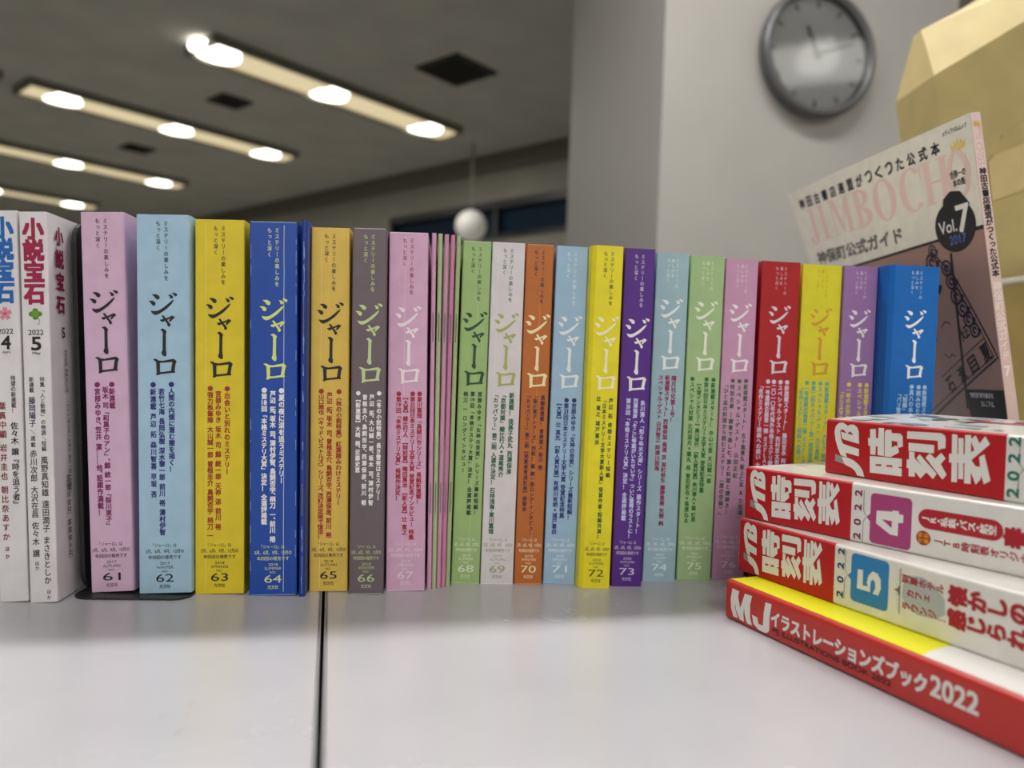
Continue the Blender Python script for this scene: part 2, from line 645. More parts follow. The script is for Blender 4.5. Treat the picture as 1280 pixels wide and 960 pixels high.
TABM = table_mat()
EDGE = mat('grey_edge_band', (140, 138, 140), 0.5)
LEGM = mat('grey_steel_leg', (120, 122, 126), 0.35, 0.8)
tables = []
for (x0, x1, lab) in ((-1.40, -0.0001, 'pale grey office table on the left, under the spines 61 to 64'), (0.0016, 1.40, 'pale grey office table on the right, under the flat stack of books')):
    t = thing('office_table', lab, 'table', (0, 0, 0), 'office tables pushed together')
    fn = lambda x, y, z: TO + TX * x + TY * y + Vector((0, 0, z))
    y0, y1 = -0.95, 1.0
    m = Mesh()
    r = 0.0012
    prof = [(x0 + 0.0006, T - 0.026), (x0 + 0.0006, T - r), (x0 + 0.0006 + r, T), (x1 - 0.0006 - r, T), (x1 - 0.0006, T - r), (x1 - 0.0006, T - 0.026)]
    m.prism(prof, y0 + 0.001, y1 - 0.001, lambda p_, q_, a: fn(p_, a, q_))
    m.build('tabletop', TABM, t)
    m = Mesh()
    for a, b, c_, d in ((x0, x0 + 0.0006, y0, y1), (x1 - 0.0006, x1, y0, y1), (x0 + 0.001, x1 - 0.001, y0, y0 + 0.001), (x0 + 0.001, x1 - 0.001, y1 - 0.001, y1)):
        pts = [fn(x, y, z) for x in (a, b) for y in (c_, d) for z in (T - 0.026, T)]
        m.add(pts, [(0, 1, 3, 2), (4, 6, 7, 5), (0, 4, 5, 1), (2, 3, 7, 6), (0, 2, 6, 4), (1, 5, 7, 3)])
    m.build('edge_band', EDGE, t)
    m = Mesh()
    for a, b, c_, d in ((x0 + 0.06, x1 - 0.06, y0 + 0.06, y0 + 0.10), (x0 + 0.06, x1 - 0.06, y1 - 0.10, y1 - 0.06)):
        pts = [fn(x, y, z) for x in (a, b) for y in (c_, d) for z in (T - 0.076, T - 0.026)]
        m.add(pts, [(0, 1, 3, 2), (4, 6, 7, 5), (0, 4, 5, 1), (2, 3, 7, 6), (0, 2, 6, 4), (1, 5, 7, 3)])
    m.build('apron', LEGM, t)
    for lx in (x0 + 0.08, x1 - 0.08):
        for ly in (y0 + 0.08, y1 - 0.08):
            m = Mesh()
            pts = [fn(lx + a, ly + b, z) for a in (-0.02, 0.02) for b in (-0.02, 0.02) for z in (0, T - 0.026)]
            m.add(pts, [(0, 1, 3, 2), (4, 6, 7, 5), (0, 4, 5, 1), (2, 3, 7, 6), (0, 2, 6, 4), (1, 5, 7, 3)])
            m.build('leg', LEGM, t)
    if x1 < 0.5:
        m = Mesh()
        pts = [fn(x, y, z) for x in (-0.00005, 0.00155) for y in (y0 + 0.01, y1 - 0.01) for z in (T - 0.02, T - 0.004)]
        m.add(pts, [(0, 1, 3, 2), (4, 6, 7, 5), (0, 4, 5, 1), (2, 3, 7, 6), (0, 2, 6, 4), (1, 5, 7, 3)])
        m.build('gap_shade', mat('gap_shade_black', (5, 5, 6), 0.9, spec=0.1), t)  # added black strip, stands in for the shade down in the table gap
    tables.append(t)
# brown scuffs on the left table
sp = Print(tables[0], lambda x, y, l: Vector((x / 1000, y / 1000, T + l / 1000)))
for (x, y, L, a) in ((-118, 292, 3.0, 80), (-116, 283, 1.6, 100), (-124, 281, 4.2, 72), (-113, 270, 5.5, 70), (-196, 300, 3, 60)):
    dx, dy = math.cos(math.radians(a)) * L / 2, math.sin(math.radians(a)) * L / 2
    sp.line('scuff_mark', (160, 140, 128), [(x - dx, y - dy), (x, y + 0.2), (x + dx, y + dy)], 0.5, lift=0.03)

# ------------------------------------------------------------------ the row of magazines
MM = 0.001
TITLE = [
    [(115, 97), (150, 95), (175, 108), (185, 125), (178, 142), (165, 145), (150, 135), (138, 117)],
    [(85, 162), (115, 160), (140, 172), (147, 190), (137, 207), (122, 205), (110, 190), (103, 175)],
    [(265, 97), (285, 98), (305, 112), (307, 128), (292, 136), (280, 130), (278, 112)],
    [(298, 80), (325, 80), (343, 92), (343, 107), (330, 112), (318, 100)],
    [(105, 258), (120, 263), (145, 265), (175, 258), (215, 232), (255, 198), (290, 165), (312, 148), (312, 156), (290, 190), (250, 235), (205, 270), (170, 293), (145, 300), (125, 290), (112, 275)],
    [(188, 350), (205, 345), (235, 338), (270, 325), (297, 308), (322, 322), (300, 345), (278, 368), (272, 358), (288, 334), (270, 340), (235, 355), (210, 370), (195, 362)],
    [(203, 308), (218, 305), (235, 328), (252, 355), (275, 385), (283, 400), (272, 418), (258, 408), (253, 385), (232, 356), (218, 332)],
    [(190, 447), (215, 438), (230, 450), (245, 465), (238, 490), (237, 650), (243, 690), (238, 712), (225, 715), (203, 695), (200, 680), (210, 655), (213, 480), (208, 462)],
    [(123, 745), (145, 742), (170, 757), (182, 775), (182, 870), (190, 885), (165, 905), (150, 900), (155, 880), (150, 770)],
    [(165, 758), (210, 762), (290, 745), (310, 742), (335, 765), (325, 790), (315, 860), (322, 872), (318, 880), (290, 880), (285, 865), (297, 790), (299, 768), (215, 777), (170, 780)],
    [(172, 875), (220, 872), (290, 862), (318, 868), (318, 880), (290, 880), (220, 888), (180, 893)],
]


def book_body(t, w, h, d, cover_m, cl=(0.7, 0.7), cr=(0.7, 0.7), x0=0.0, page_inset=0.4, name='cover'):
    """softcover wrapped round a page block; spine at y=0, x from x0 to x0+w (mm)"""
    k = 0.35
    out = [(0, d), (0, cl[1]), (cl[0] * 0.3, cl[1] * 0.3), (cl[0], 0), (w - cr[0], 0), (w - cr[0] * 0.3, cr[1] * 0.3), (w, cr[1]), (w, d)]
    inn = [(w - k, d), (w - k, cr[1] + 0.1), (w - cr[0] - 0.1, k), (cl[0] + 0.1, k), (k, cl[1] + 0.1), (k, d)]
    m = Mesh()
    poly = out + inn
    m.prism(poly, 0, h, lambda p, q, a: Vector(((x0 + p) * MM, q * MM, a * MM)))
    m.build(name, cover_m, t)
    m = Mesh()
    pg = [(k, d - page_inset), (k, cl[1] + 0.1), (cl[0] + 0.1, k), (w - cr[0] - 0.1, k), (w - k, cr[1] + 0.1), (w - k, d - page_inset)]
    m.prism(pg, 0.1, h - page_inset, lambda p, q, a: Vector(((x0 + p) * MM, q * MM, a * MM)))
    m.build('page_block', PAGES, t)


SEASON = {61: '2017,AUTUMN', 62: '2017,WINTER', 63: '2018,SPRING', 64: '2018,SUMMER', 65: '2018,AUTUMN', 66: '2018,WINTER', 67: '2019,SPRING',
          68: '2019,SUMMER', 69: '2019,AUTUMN', 70: '2019,WINTER', 71: '2020,SPRING', 72: '2020,SUMMER', 73: '2020,AUTUMN', 74: '2021,JANUARY',
          75: '2021,MARCH', 76: '2021,MAY', 77: '2021,JULY', 78: '2021,SEPTEMBER', 79: '2021,NOVEMBER', 80: '2022,JANUARY'}
N_, W_ = (20, 20, 24), (240, 240, 238)
# no: x, y, width, lean, cover, title ink, tagline ink, imprint ink, headline (ink, [(u, v0, v1, text)]), chamfers, wear
ROW = [
    (61, -227.8, 422.6, 22.9, -3.1, (214, 180, 208), N_, N_, N_, (128, 22, 92), [
        (.64, 94, 108, '●新連載'), (.47, 97, 174, '坂木 司「和菓子のアン」、鯨 統一郎「桜川東子」'), (.27, 94, 167, '●宮部みゆき、笠井 潔……他、話題作満載！')]),
    (62, -201.9, 423.6, 28.2, -2.0, (166, 200, 224), N_, N_, N_, (24, 34, 112), [
        (.66, 93, 142, '●人間の内側に潜む闇を描く！'), (.46, 97, 177, '若竹七海 長岡弘樹 深水黎一郎 前川 裕 澤村伊智'), (.29, 93, 156, '●新連載 芦辺 拓 森川智喜 早坂 吝')]),
    (63, -173.9, 430.6, 26.9, -1.6, (226, 202, 36), N_, N_, N_, (160, 44, 26), [
        (.66, 94, 143, '●出会いと別れのミステリー'), (.47, 97, 174, '宮部みゆき 坂木 司 鯨 統一郎 天祢 涼 前川 裕'), (.3, 94, 179, '●強力執筆陣 大山誠一郎 曽根圭介 鳥飼否宇 柄刀 一')]),
    (64, -143.6, 430.9, 26.3, -1.6, (14, 72, 168), (222, 232, 130), (214, 224, 170), (214, 224, 170), W_, [
        (.68, 94, 147, '●夏の夜に涼を追うミステリー'), (.49, 96, 180, '芦辺 拓、坂木 司、澤村伊智、鳥飼否宇、柄刀 一、前川 裕'), (.3, 94, 170, '●第18回「本格ミステリ大賞」決定！ 全選評掲載')]),
    (65, -113.1, 443.3, 21.9, -1.4, (230, 194, 84), N_, N_, N_, (166, 38, 26), [
        (.76, 94, 160, '●〈秋の小説特集〉紅葉踏みわけミステリー'), (.5, 96, 179, '芦辺 拓、坂木 司、曽根圭介、鳥飼否宇、西澤保彦、前川 裕'), (.27, 94, 180, '●山口雅也〈キッド・ピストルズ〉シリーズ、改訂決定版で復活！')]),
    (66, -89.4, 440.2, 19.3, -1.2, (108, 94, 102), (196, 216, 154), (190, 208, 150), (190, 208, 150), W_, [
        (.85, 94, 156, '●〈冬の小説特集〉長き雪夜はミステリー'), (.62, 96, 159, '芦辺 拓、大山誠一郎、坂木 司、澤村伊智'), (.4, 96, 159, '曽根圭介、鳥飼否宇、西澤保彦、前川 裕'), (.19, 94, 140, '●【新連載】大崎 梢、近藤史恵')]),
    (67, -69.7, 449.4, 22.6, -1.3, (218, 172, 204), (246, 236, 240), (160, 40, 80), (238, 222, 234), (166, 26, 48), [
        (.84, 94, 159, '●東川篤哉「烏賊川市シリーズ」長編新連載！'), (.65, 94, 180, '●第22回日本ミステリー文学大賞 受賞記念インタビュー 特集'),
        (.46, 96, 177, '【大賞】綾辻行人 【特別賞】権田萬治 【新人賞】辻 寛之'), (.27, 94, 157, '●第19回「本格ミステリ大賞」候補作決定！')]),
    (68, -33.1, 470.2, 17.4, 0.1, (160, 192, 124), (34, 74, 42), (30, 60, 34), (226, 236, 208), (22, 52, 28), [
        (.80, 93, 168, '宮部みゆき「女神の苦笑」シリーズ最新短編！'), (.53, 93, 168, '第19回「本格ミステリ大賞」決定！ 全選評掲載'), (.26, 93, 142, '柄刀 一 ロング・インタビュー')]),
    (69, -15.2, 471.3, 20.2, 0.1, (222, 216, 220), (170, 182, 104), (40, 110, 70), (160, 168, 124), (24, 94, 54), [
        (.77, 93, 142, '新連載！ 我孫子武丸 西澤保彦'), (.5, 93, 144, '「京都対談」綾辻行人×道尾秀介'), (.25, 93, 179, '「カッパ・ツー」第二期 入選作決定！ 石持浅海・東川篤哉')]),
    (70, 5.6, 473.9, 17.1, 0.1, (190, 106, 38), (252, 232, 186), (70, 20, 44), (246, 226, 190), (76, 22, 56), [
        (.82, 94, 139, '長編新連載！ 青柳碧人 前川 裕'), (.53, 93, 180, '「桜川東子シリーズ」完結！ 鯨 統一郎ロング・インタビュー'), (.25, 93, 165, '「カッパ・ツー」第二期【受賞者育成計画】座談会')]),
    (71, 23.7, 476.9, 19.9, 0.3, (160, 194, 224), (240, 244, 246), (226, 236, 242), (236, 242, 246), (22, 40, 120), [
        (.76, 95, 170, '●宮部みゆき「女神の苦笑」シリーズ最新短編！'), (.5, 95, 169, '●第23回日本ミステリー文学大賞 受賞記念特集'), (.26, 97, 179, '【大賞】辻 真先 【新人賞対談】有栖川有栖×城戸喜由')]),
    (72, 44.4, 469.8, 20.0, 0.3, (238, 224, 30), (250, 246, 196), (90, 84, 20), (70, 84, 26), (44, 84, 30), [
        (.80, 94, 142, '芦辺 拓 奇想ミステリー短編'), (.55, 94, 180, '「日本ミステリー文学大賞新人賞」受賞作家・短編共演！'), (.32, 93, 122, '辻 寛之 城戸喜由')]),
    (73, 66.0, 476.6, 19.0, 0.3, (84, 32, 138), (240, 236, 244), (206, 196, 226), (214, 200, 228), (200, 206, 244), [
        (.82, 95, 177, '朱川湊人「知らぬ火文庫」シリーズ 連作スタート！'), (.56, 94, 180, '西澤保彦「そこに琴葉がいたせいで」ついに驚愕のラストに！'), (.3, 94, 169, '第20回「本格ミステリ大賞」決定！ 全選評掲載')]),
    (74, 87.7, 489.8, 21.2, 0.4, (160, 192, 204), (240, 246, 246), (232, 242, 242), (232, 242, 242), (142, 26, 84), [
        (.70, 79, 108, '隔月刊化第１号！'), (.49, 79, 174, '新連載スタート！ 西條奈加 長浦 京 深町秋生 藤野恵美 矢樹 純'), (.27, 79, 139, 'スペシャル・ゲスト 白井智之 阿津川辰海')]),
    (75, 110.9, 496.5, 22.6, 0.4, (166, 196, 142), (240, 246, 230), (232, 240, 220), (232, 240, 220), (28, 108, 46), [
        (.84, 79, 147, '●新連載スタート！ 中山七里 大山誠一郎'), (.62, 79, 153, '●第24回日本ミステリー文学大賞 受賞記念特集'), (.40, 82, 172, '【大賞インタビュー】黒川博行 【新人賞対談】朱川湊人×薗 灯里'),
        (.18, 79, 173, '●スペシャル対談 辻村深月×薬丸 岳 誉田哲也×長濱ねる')]),
    (76, 135.6, 503.7, 21.8, 0.4, (204, 152, 188), (244, 236, 242), (240, 226, 236), (236, 216, 230), (66, 96, 74), [
        (.80, 79, 168, '●新連載スタート！ 五十嵐貴久 阪上仁志 ＆ Ｄ形城'), (.58, 79, 144, '●スペシャル・ゲスト！ 山田正紀'), (.36, 79, 168, '●特別企画 ―読書で楽しむ、旅と料理と謎解き―'),
        (.15, 82, 170, '「ひと皿の料理から読むミステリー（旅の空編）」')]),
    (77, 160.6, 508.2, 26.4, 0.4, (176, 18, 28), (226, 214, 232), (226, 190, 206), (226, 200, 210), (222, 206, 236), [
        (.80, 79, 178, '●新連載スタート！ 藤田宜永 阿津川辰海 青柳碧人'), (.62, 79, 178, '●スペシャル・ゲスト 西村京太郎 西澤保彦'), (.44, 79, 178, '●二〇一〇年代海外本格ミステリ総括 評論特集'),
        (.28, 79, 178, '●一号連続企画第一弾 ミスＦＬＡＳＨ'), (.1, 82, 178, '「名作ミステリー映画への誘い 大特集」')]),
    (78, 190.3, 515.6, 27.6, 0.4, (226, 216, 44), (216, 158, 44), (190, 170, 40), (120, 160, 120), (104, 176, 160), [
        (.76, 79, 178, '●新連載スタート！ 大石大 新連載企画 一挙掲載'), (.58, 79, 178, '●スペシャル・ゲスト 大石直紀 長編連載'), (.40, 79, 178, '●第二回カッパ・ツー第一期受賞者競作'),
        (.22, 79, 178, '●一号連続企画第二弾 ミスＦＬＡＳＨ'), (.08, 82, 178, '「名作ミステリー映画への誘い 大特集」')]),
    (79, 218.6, 515.8, 23.5, 0.3, (154, 114, 170), (238, 232, 242), (226, 212, 232), (226, 212, 232), (232, 216, 88), [
        (.83, 79, 178, '●新連載スタート！ 一挙掲載 長編企画'), (.62, 79, 178, '●スペシャル・ゲスト 西村健'), (.27, 79, 178, '●一時のお別れ 完結記念特集'),
        (.06, 84, 178, '「クリスマスの読書案内」')]),
    (80, 243.6, 505.0, 34.6, 0.3, (0, 104, 190), (236, 242, 248), (206, 226, 244), (206, 226, 244), (170, 206, 240), [
        (.80, 79, 178, '●新連載スタート！ 長編企画'), (.66, 79, 178, '●読み切り 競作 特集'), (.50, 79, 178, '●真八の水の伝説 完結'), (.36, 84, 178, '「短編」シリーズ'), (.22, 84, 178, '「パリ警視」シリーズ')]),
]
COLNAME = {61: 'pale lilac', 62: 'pale blue', 63: 'golden yellow', 64: 'deep blue', 65: 'sand yellow', 66: 'grey mauve', 67: 'pink', 68: 'leaf green', 69: 'off-white',
           70: 'orange brown', 71: 'light blue', 72: 'bright lemon yellow', 73: 'dark violet', 74: 'pale teal blue', 75: 'pale sage green', 76: 'dusty pink',
           77: 'dark red', 78: 'yellow', 79: 'muted purple', 80: 'bright blue'}
LASTB = {77: 'thick dark red magazine with the lilac-white title, between the dusty pink and the yellow spine', 78: 'yellow magazine with an orange title, right of the dark red spine',
         79: 'muted purple magazine with white title and yellow headlines, left of the bright blue one', 80: 'bright blue magazine with white title, last of the row at the right'}
CHAM = {72: ((3.3, 5.0), (0.8, 0.8)), 80: ((3.8, 8.0), (0.8, 0.8)), 61: ((0.7, 0.7), (1.4, 2.0)), 62: ((0.7, 0.7), (1.2, 1.6))}
CREASE = {63: (.2, (240, 226, 130)), 64: (.73, (196, 208, 226)), 65: (.25, (248, 226, 156)), 67: (.41, (240, 214, 232)), 68: (.6, (196, 216, 160)), 70: (.57, (226, 156, 96)), 69: (.18, (236, 232, 234))}
TOPWEAR = {64: (150, 176, 216), 66: (196, 192, 190), 67: (244, 222, 238), 68: (206, 226, 176), 70: (224, 160, 100), 69: (240, 238, 240)}
YAW = math.radians(5)

for (no, x, y, w, lean, cc, tc_, tg, im, hc, lines) in ROW:
    lab = LASTB.get(no) or '%s magazine with a softcover spine numbered %d' % (COLNAME[no], no)
    right = lean > 0
    px, py = (x, y) if not right else (x + w * math.cos(YAW), y + w * math.sin(YAW))
    zb = 1.3 if no in (61, 62) else 0.0
    t = thing('magazine', lab, 'magazine', (px * MM, py * MM, T + zb * MM), 'mystery quarterlies in the standing row', (0, math.radians(lean), YAW))
    x0 = -w if right else 0.0
    cl, cr = CHAM.get(no, ((0.7, 0.7), (0.7, 0.7)))
    h = 210.0 - (1.0 if zb else 0)
    book_body(t, w, h, 148, paper(cc), cl, cr, x0)
    pr = Print(t, lambda X, Y, l, x0=x0: Vector(((x0 + X) * MM, -l * MM, Y * MM)))
    sx0, sx1 = cl[0], w - cr[0]
    sw = sx1 - sx0
    cx = sx0 + sw * 0.5
    narrow = min(1.0, sw / 22.0)
    new = no >= 74
    # title
    ty = 43.0 if not new else 29.0
    ks = 45.3 / 825
    for pl in TITLE:
        for ox, oy in ((-.09, -.09), (.09, -.09), (.09, .09), (-.09, .09)):
            pr.poly('printed_title', tc_, [(cx + (a - 214) * ks * 1.06 + ox, h - (ty + (b - 80) * ks) + oy) for a, b in pl], 0.1)
    # tagline
    if not new:
        pr.vtext('printed_tagline', tg, 'ミステリーの楽しみを', cx + 1.9, h - 3.2, h - 36.5, 2.6, 0.012, 0.1)
        pr.vtext('printed_tagline', tg, 'もっと深く', cx - 2.2, h - 3.2, h - 20.0, 2.6, 0.012, 0.1)
    else:
        for q, (s_, dx) in enumerate((('ミステリーの', 3.0), ('楽しみを', 0.2), ('もっと深く', -2.8))):
            pr.vtext('printed_tagline', tg, s_, cx + dx, h - 3.0, h - 3.0 - len(s_) * 3.2, 2.4, 0.0, 0.1)
    # headlines
    for (u, v0, v1, s_) in lines:
        fs = min(3.3, 3.8 * narrow) if len(lines) < 4 else min(3.1, 3.5 * narrow)
        if no >= 77:
            v1 = v0 + 3.45 * len(s_)
            fs = min(3.3, sw / (len(lines) + 1.6))
        pr.vtext('printed_headlines', hc, s_, sx0 + sw * u, h - v0 + 1.4, h - v1, fs, 0.034, 0.1)
    # imprint
    bw = min(10.2, sw * 0.47)
    pr.htext('printed_imprint', im, '「ジャーロ」は', cx - bw * .62, cx + bw * .62, h - 183.6, h - 181.4, 0.005, 0.1)
    pr.htext('printed_imprint', im, '3月、6月、9月、12月の' if not new else '1月、3月、5月、7月の', cx - bw, cx + bw, h - 186.9, h - 184.7, 0.01, 0.1)
    pr.htext('printed_imprint', im, '年四回の発売です' if not new else '年六回の発売です', cx - bw * .86, cx + bw * .86, h - 190.2, h - 188.0, 0.01, 0.1)
    yr, sea = SEASON[no].split(',')
    pr.htext('printed_imprint', im, yr, cx - 2.6, cx + 2.6, h - 193.3, h - 191.8, 0.0, 0.1)
    pr.htext('printed_imprint', im, sea, cx - 4.6, cx + 4.6, h - 195.5, h - 194.0, 0.0, 0.1)
    pr.htext('printed_imprint', im, 'NO.', cx - 1.7, cx + 1.7, h - 197.6, h - 196.3, 0.0, 0.1)
    pr.htext('printed_issue_number', im, str(no), cx - 4.7, cx + 4.7, h - 202.8, h - 198.5, 0.004, 0.1)
    pr.htext('printed_imprint', im, '光文社', cx - 3.0, cx + 3.0, h - 206.4, h - 204.2, 0.01, 0.1)
    if no in CREASE:
        u, cw = CREASE[no]
        xx = sx0 + sw * u
        pts = [(xx + random.uniform(-.08, .08), 2 + 206 * i / 24) for i in range(25)]
        pr.line('worn_crease', cw, pts, 0.32 if no == 64 else 0.18, 0.08)
    if no in TOPWEAR:
        pts = [(sx0 + 0.1 + (sw - 0.2) * i / 10, h - 0.3 + random.uniform(-.1, .08)) for i in range(11)]
        pr.line('worn_edge', TOPWEAR[no], pts, 0.4, 0.08)
        pr.line('worn_edge', TOPWEAR[no], [(a, 0.35) for a, b in pts], 0.35, 0.08)
    if no == 64:
        for xx in (sx0 + .1, sx1 - .1):
            for k in range(16):
                y0 = random.uniform(3, 200)
                pr.line('worn_edge', TOPWEAR[no], [(xx, y0), (xx + random.uniform(-.1, .1), y0 + random.uniform(1, 8))], 0.25, 0.08)

# thin stapled booklets
STEEL = mat('staple_steel', (150, 150, 152), 0.3, 0.9)


def booklet(x, y, w, lean, cc, label, group, wear=None, h=211.0):
    t = thing('stapled_booklet', label, 'booklet', (x * MM, y * MM, T), group, (0, math.radians(lean), YAW))
    k = w / 2
    arc = [(k - k * math.cos(math.radians(a)), k * 0.9 - k * 0.9 * math.sin(math.radians(a))) for a in range(0, 181, 20)]
    inn = [(k - (k - .25) * math.cos(math.radians(a)), k * 0.9 + .1 - (k * 0.9 - .2) * math.sin(math.radians(a))) for a in range(180, -1, -20)]
    m = Mesh()
    m.prism([(0, 147)] + arc + [(w, 147), (w - .25, 147)] + inn + [(.25, 147)], 0, h, lambda p, q, a: Vector((p * MM, q * MM, a * MM)))
    m.build('cover', paper(cc), t)
    m = Mesh()
    m.prism([(.25, 146)] + inn[::-1] + [(w - .25, 146)], 0.1, h - 0.3, lambda p, q, a: Vector((p * MM, q * MM, a * MM)))
    m.build('page_block', PAGES, t)
    for z0, z1 in ((47, 64), (148, 166)):
        m = Mesh()
        m.tube([(k * MM, 0.1 * MM, (h - z0) * MM), (k * MM, -0.32 * MM, (h - z0 - 0.5) * MM), (k * MM, -0.32 * MM, (h - z1 + .5) * MM), (k * MM, 0.1 * MM, (h - z1) * MM)], 0.28 * MM, 6)
        m.build('staple', STEEL, t)
    pr = Print(t, lambda X, Y, l: Vector((X * MM, -l * MM, Y * MM)))
    if wear:
        for i in range(40):
            y0 = random.uniform(2, h - 12)
            pr.line('worn_edge', wear, [(k + random.uniform(-.3, .3), y0), (k + random.uniform(-.3, .3), y0 + random.uniform(2, 9))], 0.25, 0.12)
    return t


booklet(-116.2, 432.2, 3.4, -1.3, (20, 60, 150), 'thin dark blue booklet with worn white fold, between spines 64 and 65', None, (150, 174, 214), h=212)
for i, (lean, cc, lab) in enumerate((
        (-1.10, (214, 160, 194), 'thin pink stapled booklet next to spine 67, leftmost of the five'),
        (-0.85, (176, 196, 146), 'thin green stapled booklet standing between two pink booklets, second of the five'),
        (-0.57, (208, 150, 182), 'thin pink stapled booklet in the middle of the five'),
        (-0.28, (206, 132, 170), 'thin deeper pink stapled booklet, fourth of the five'),
        (-0.10, (168, 190, 138), 'thin green stapled booklet against spine 68, rightmost of the five'))):
    booklet(-46.3 + 2.62 * i, 452.0 + 1.5 * i + 4, 2.6, lean, cc, lab, 'thin stapled booklets', h=211.5)

# ------------------------------------------------------------------ two pale literary magazines at the left
GREYW = (224, 220, 224)
for (issue, x, y, w, lean, tcol, lab) in (
        ('5', -250.6, 405.0, 13.9, -3.0, (158, 14, 72), 'white magazine with crimson title and green clover on its spine'),
        ('4', -266.4, 404.6, 14.6, -3.1, (12, 98, 178), 'white magazine with blue title and pink blossom, cut by the left edge')):
    t = thing('magazine', lab, 'magazine', (x * MM, y * MM, T), 'white magazines at the left end', (0, math.radians(lean), YAW))
    book_body(t, w, 206, 148, paper(GREYW))
    pr = Print(t, lambda X, Y, l: Vector((X * MM, -l * MM, Y * MM)))
    h, cx = 206.0, w / 2
    pr.vtext('printed_title', tcol, '小説宝石', cx, h - 3.2, h - 48.5, 10.6, 0.05, 0.1)
    if issue == '5':
        for k in range(4):
            a = math.radians(90 * k)
            pr.disc('clover_leaf', (84, 136, 30), cx + 1.9 * math.cos(a), h - 53.6 + 1.7 * math.sin(a), 1.5, 1.35, 0.1)
        pr.disc('clover_leaf', (104, 156, 34), cx, h - 53.6, 1.7, 1.5, 0.13)
        pr.line('clover_stem', (120, 130, 104), [(cx + 1.4, h - 55.5), (cx + 2.0, h - 57.2), (cx + 1.6, h - 58.8), (cx + 1.0, h - 59.4)], 0.35, 0.1)
    else:
        for k in range(5):
            a = math.radians(90 + 72 * k)
            c_, s_ = math.cos(a), math.sin(a)
            pts = [(0, 0), (2.0, 1.2), (3.6, .9), (3.2, 0), (3.6, -.9), (2.0, -1.2)]
            pr.poly('blossom_petal', (214, 130, 146), [(cx + px * c_ - py * s_, h - 54 + px * s_ + py * c_) for px, py in pts], 0.1)
        pr.disc('blossom_heart', (186, 80, 100), cx, h - 54, 0.8, 0.8, 0.13)
    pr.htext('printed_date', N_, '2022', cx - 3.8, cx + 3.8, h - 64.6, h - 61.9, 0.012, 0.1)
    pr.htext('printed_date', N_, issue, cx - 2.3, cx + 2.3, h - 72.6, h - 65.7, 0.03, 0.1)
    pr.htext('printed_date', N_, 'May' if issue == '5' else 'April', cx - 2.0, cx + 2.0, h - 75.3, h - 73.4, 0.01, 0.1)
    if issue == '5':
        pr.vtext('printed_headlines', N_, '特集「人と動物」の物語／短編', cx + 2.4, h - 86.5, h - 126, 2.5, 0.012, 0.1)
        pr.vtext('printed_headlines', N_, '風野真知雄 遠田潤子 まさきとしか', cx + 2.4, h - 128.5, h - 196.5, 3.8, 0.014, 0.1)
        pr.vtext('printed_headlines', N_, 'ほか', cx + 2.8, h - 199, h - 205, 2.2, 0.01, 0.1)
        pr.vtext('printed_headlines', N_, '新連載', cx - 3.0, h - 86.5, h - 95, 2.5, 0.012, 0.1)
        pr.vtext('printed_headlines', (30, 28, 80), '藤岡陽子', cx - 3.0, h - 97, h - 113, 3.6, 0.014, 0.1)
        pr.vtext('printed_headlines', N_, '／連載', cx - 3.0, h - 114, h - 124, 2.5, 0.012, 0.1)
        pr.vtext('printed_headlines', N_, '赤川次郎 大沢在昌 佐々木 譲', cx - 3.0, h - 125, h - 182, 3.7, 0.014, 0.1)
        pr.vtext('printed_headlines', N_, 'ほか', cx - 2.8, h - 184, h - 189, 2.2, 0.01, 0.1)
        # print on the front cover, seen past the spine
        ps = Print(t, lambda X, Y, l: Vector(((w + l) * MM, X * MM, Y * MM)))
        ps.vtext('cover_lettering', (130, 20, 60), '小説宝石', 11, h - 5, h - 54, 9, 0.04, 0.1)
        ps.vtext('cover_lettering', N_, '5', 13, h - 59, h - 67, 7, 0.02, 0.1)
        ps.vtext('cover_lettering', (60, 60, 62), '光文社刊 本体九〇九円', 15, h - 72, h - 96, 3.2, 0.01, 0.1)
        ps.vtext('cover_lettering', (60, 60, 62), '二〇二二年五月一日発行 毎月一回一日発行', 16, h - 100, h - 150, 3, 0.01, 0.1)
        ps.vtext('cover_lettering', N_, '定価1000円 本体909円', 14, h - 140, h - 186, 4, 0.01, 0.1)
        ps.htext('cover_lettering', N_, '雑誌 14585-5', 26, 44, h - 182, h - 178, 0.01, 0.1)
        ps.htext('cover_lettering', N_, 'T1114585051008', 26, 44, h - 190, h - 186, 0.01, 0.1)
    else:
        pr.vtext('printed_headlines', N_, '待望の新連載！', cx + 2.9, h - 86.5, h - 106.5, 2.6, 0.014, 0.1)
        pr.vtext('printed_headlines', N_, '佐々木 譲『時を追う者』', cx + 2.9, h - 111, h - 156.5, 3.9, 0.02, 0.1)
        pr.vtext('printed_headlines', (120, 14, 34), '葉真中顕 岩井圭也 朝比奈あすか', cx - 2.9, h - 100, h - 174, 3.7, 0.02, 0.1)
        pr.vtext('printed_headlines', (120, 14, 34), 'ほか', cx - 2.6, h - 176, h - 184, 2.4, 0.02, 0.1)

# ------------------------------------------------------------------ bookend
BE = mat('dark_metal_bookend', (44, 45, 46), 0.42, 0.3, noise=0.1, scale=200)
t = thing('bookend', 'dark grey metal bookend between the white magazine and spine 61', 'bookend', (0, 0, T))
m = Mesh()


def rounded(x0, x1, y0, y1, r, n=6):
    o = []
    for cx, cy, a0 in ((x1 - r, y1 - r, 0), (x0 + r, y1 - r, 90), (x0 + r, y0 + r, 180), (x1 - r, y0 + r, 270)):
        for i in range(n + 1):
            a = math.radians(a0 + 90 * i / n)
            o.append((cx + r * math.cos(a), cy + r * math.sin(a)))
    return o


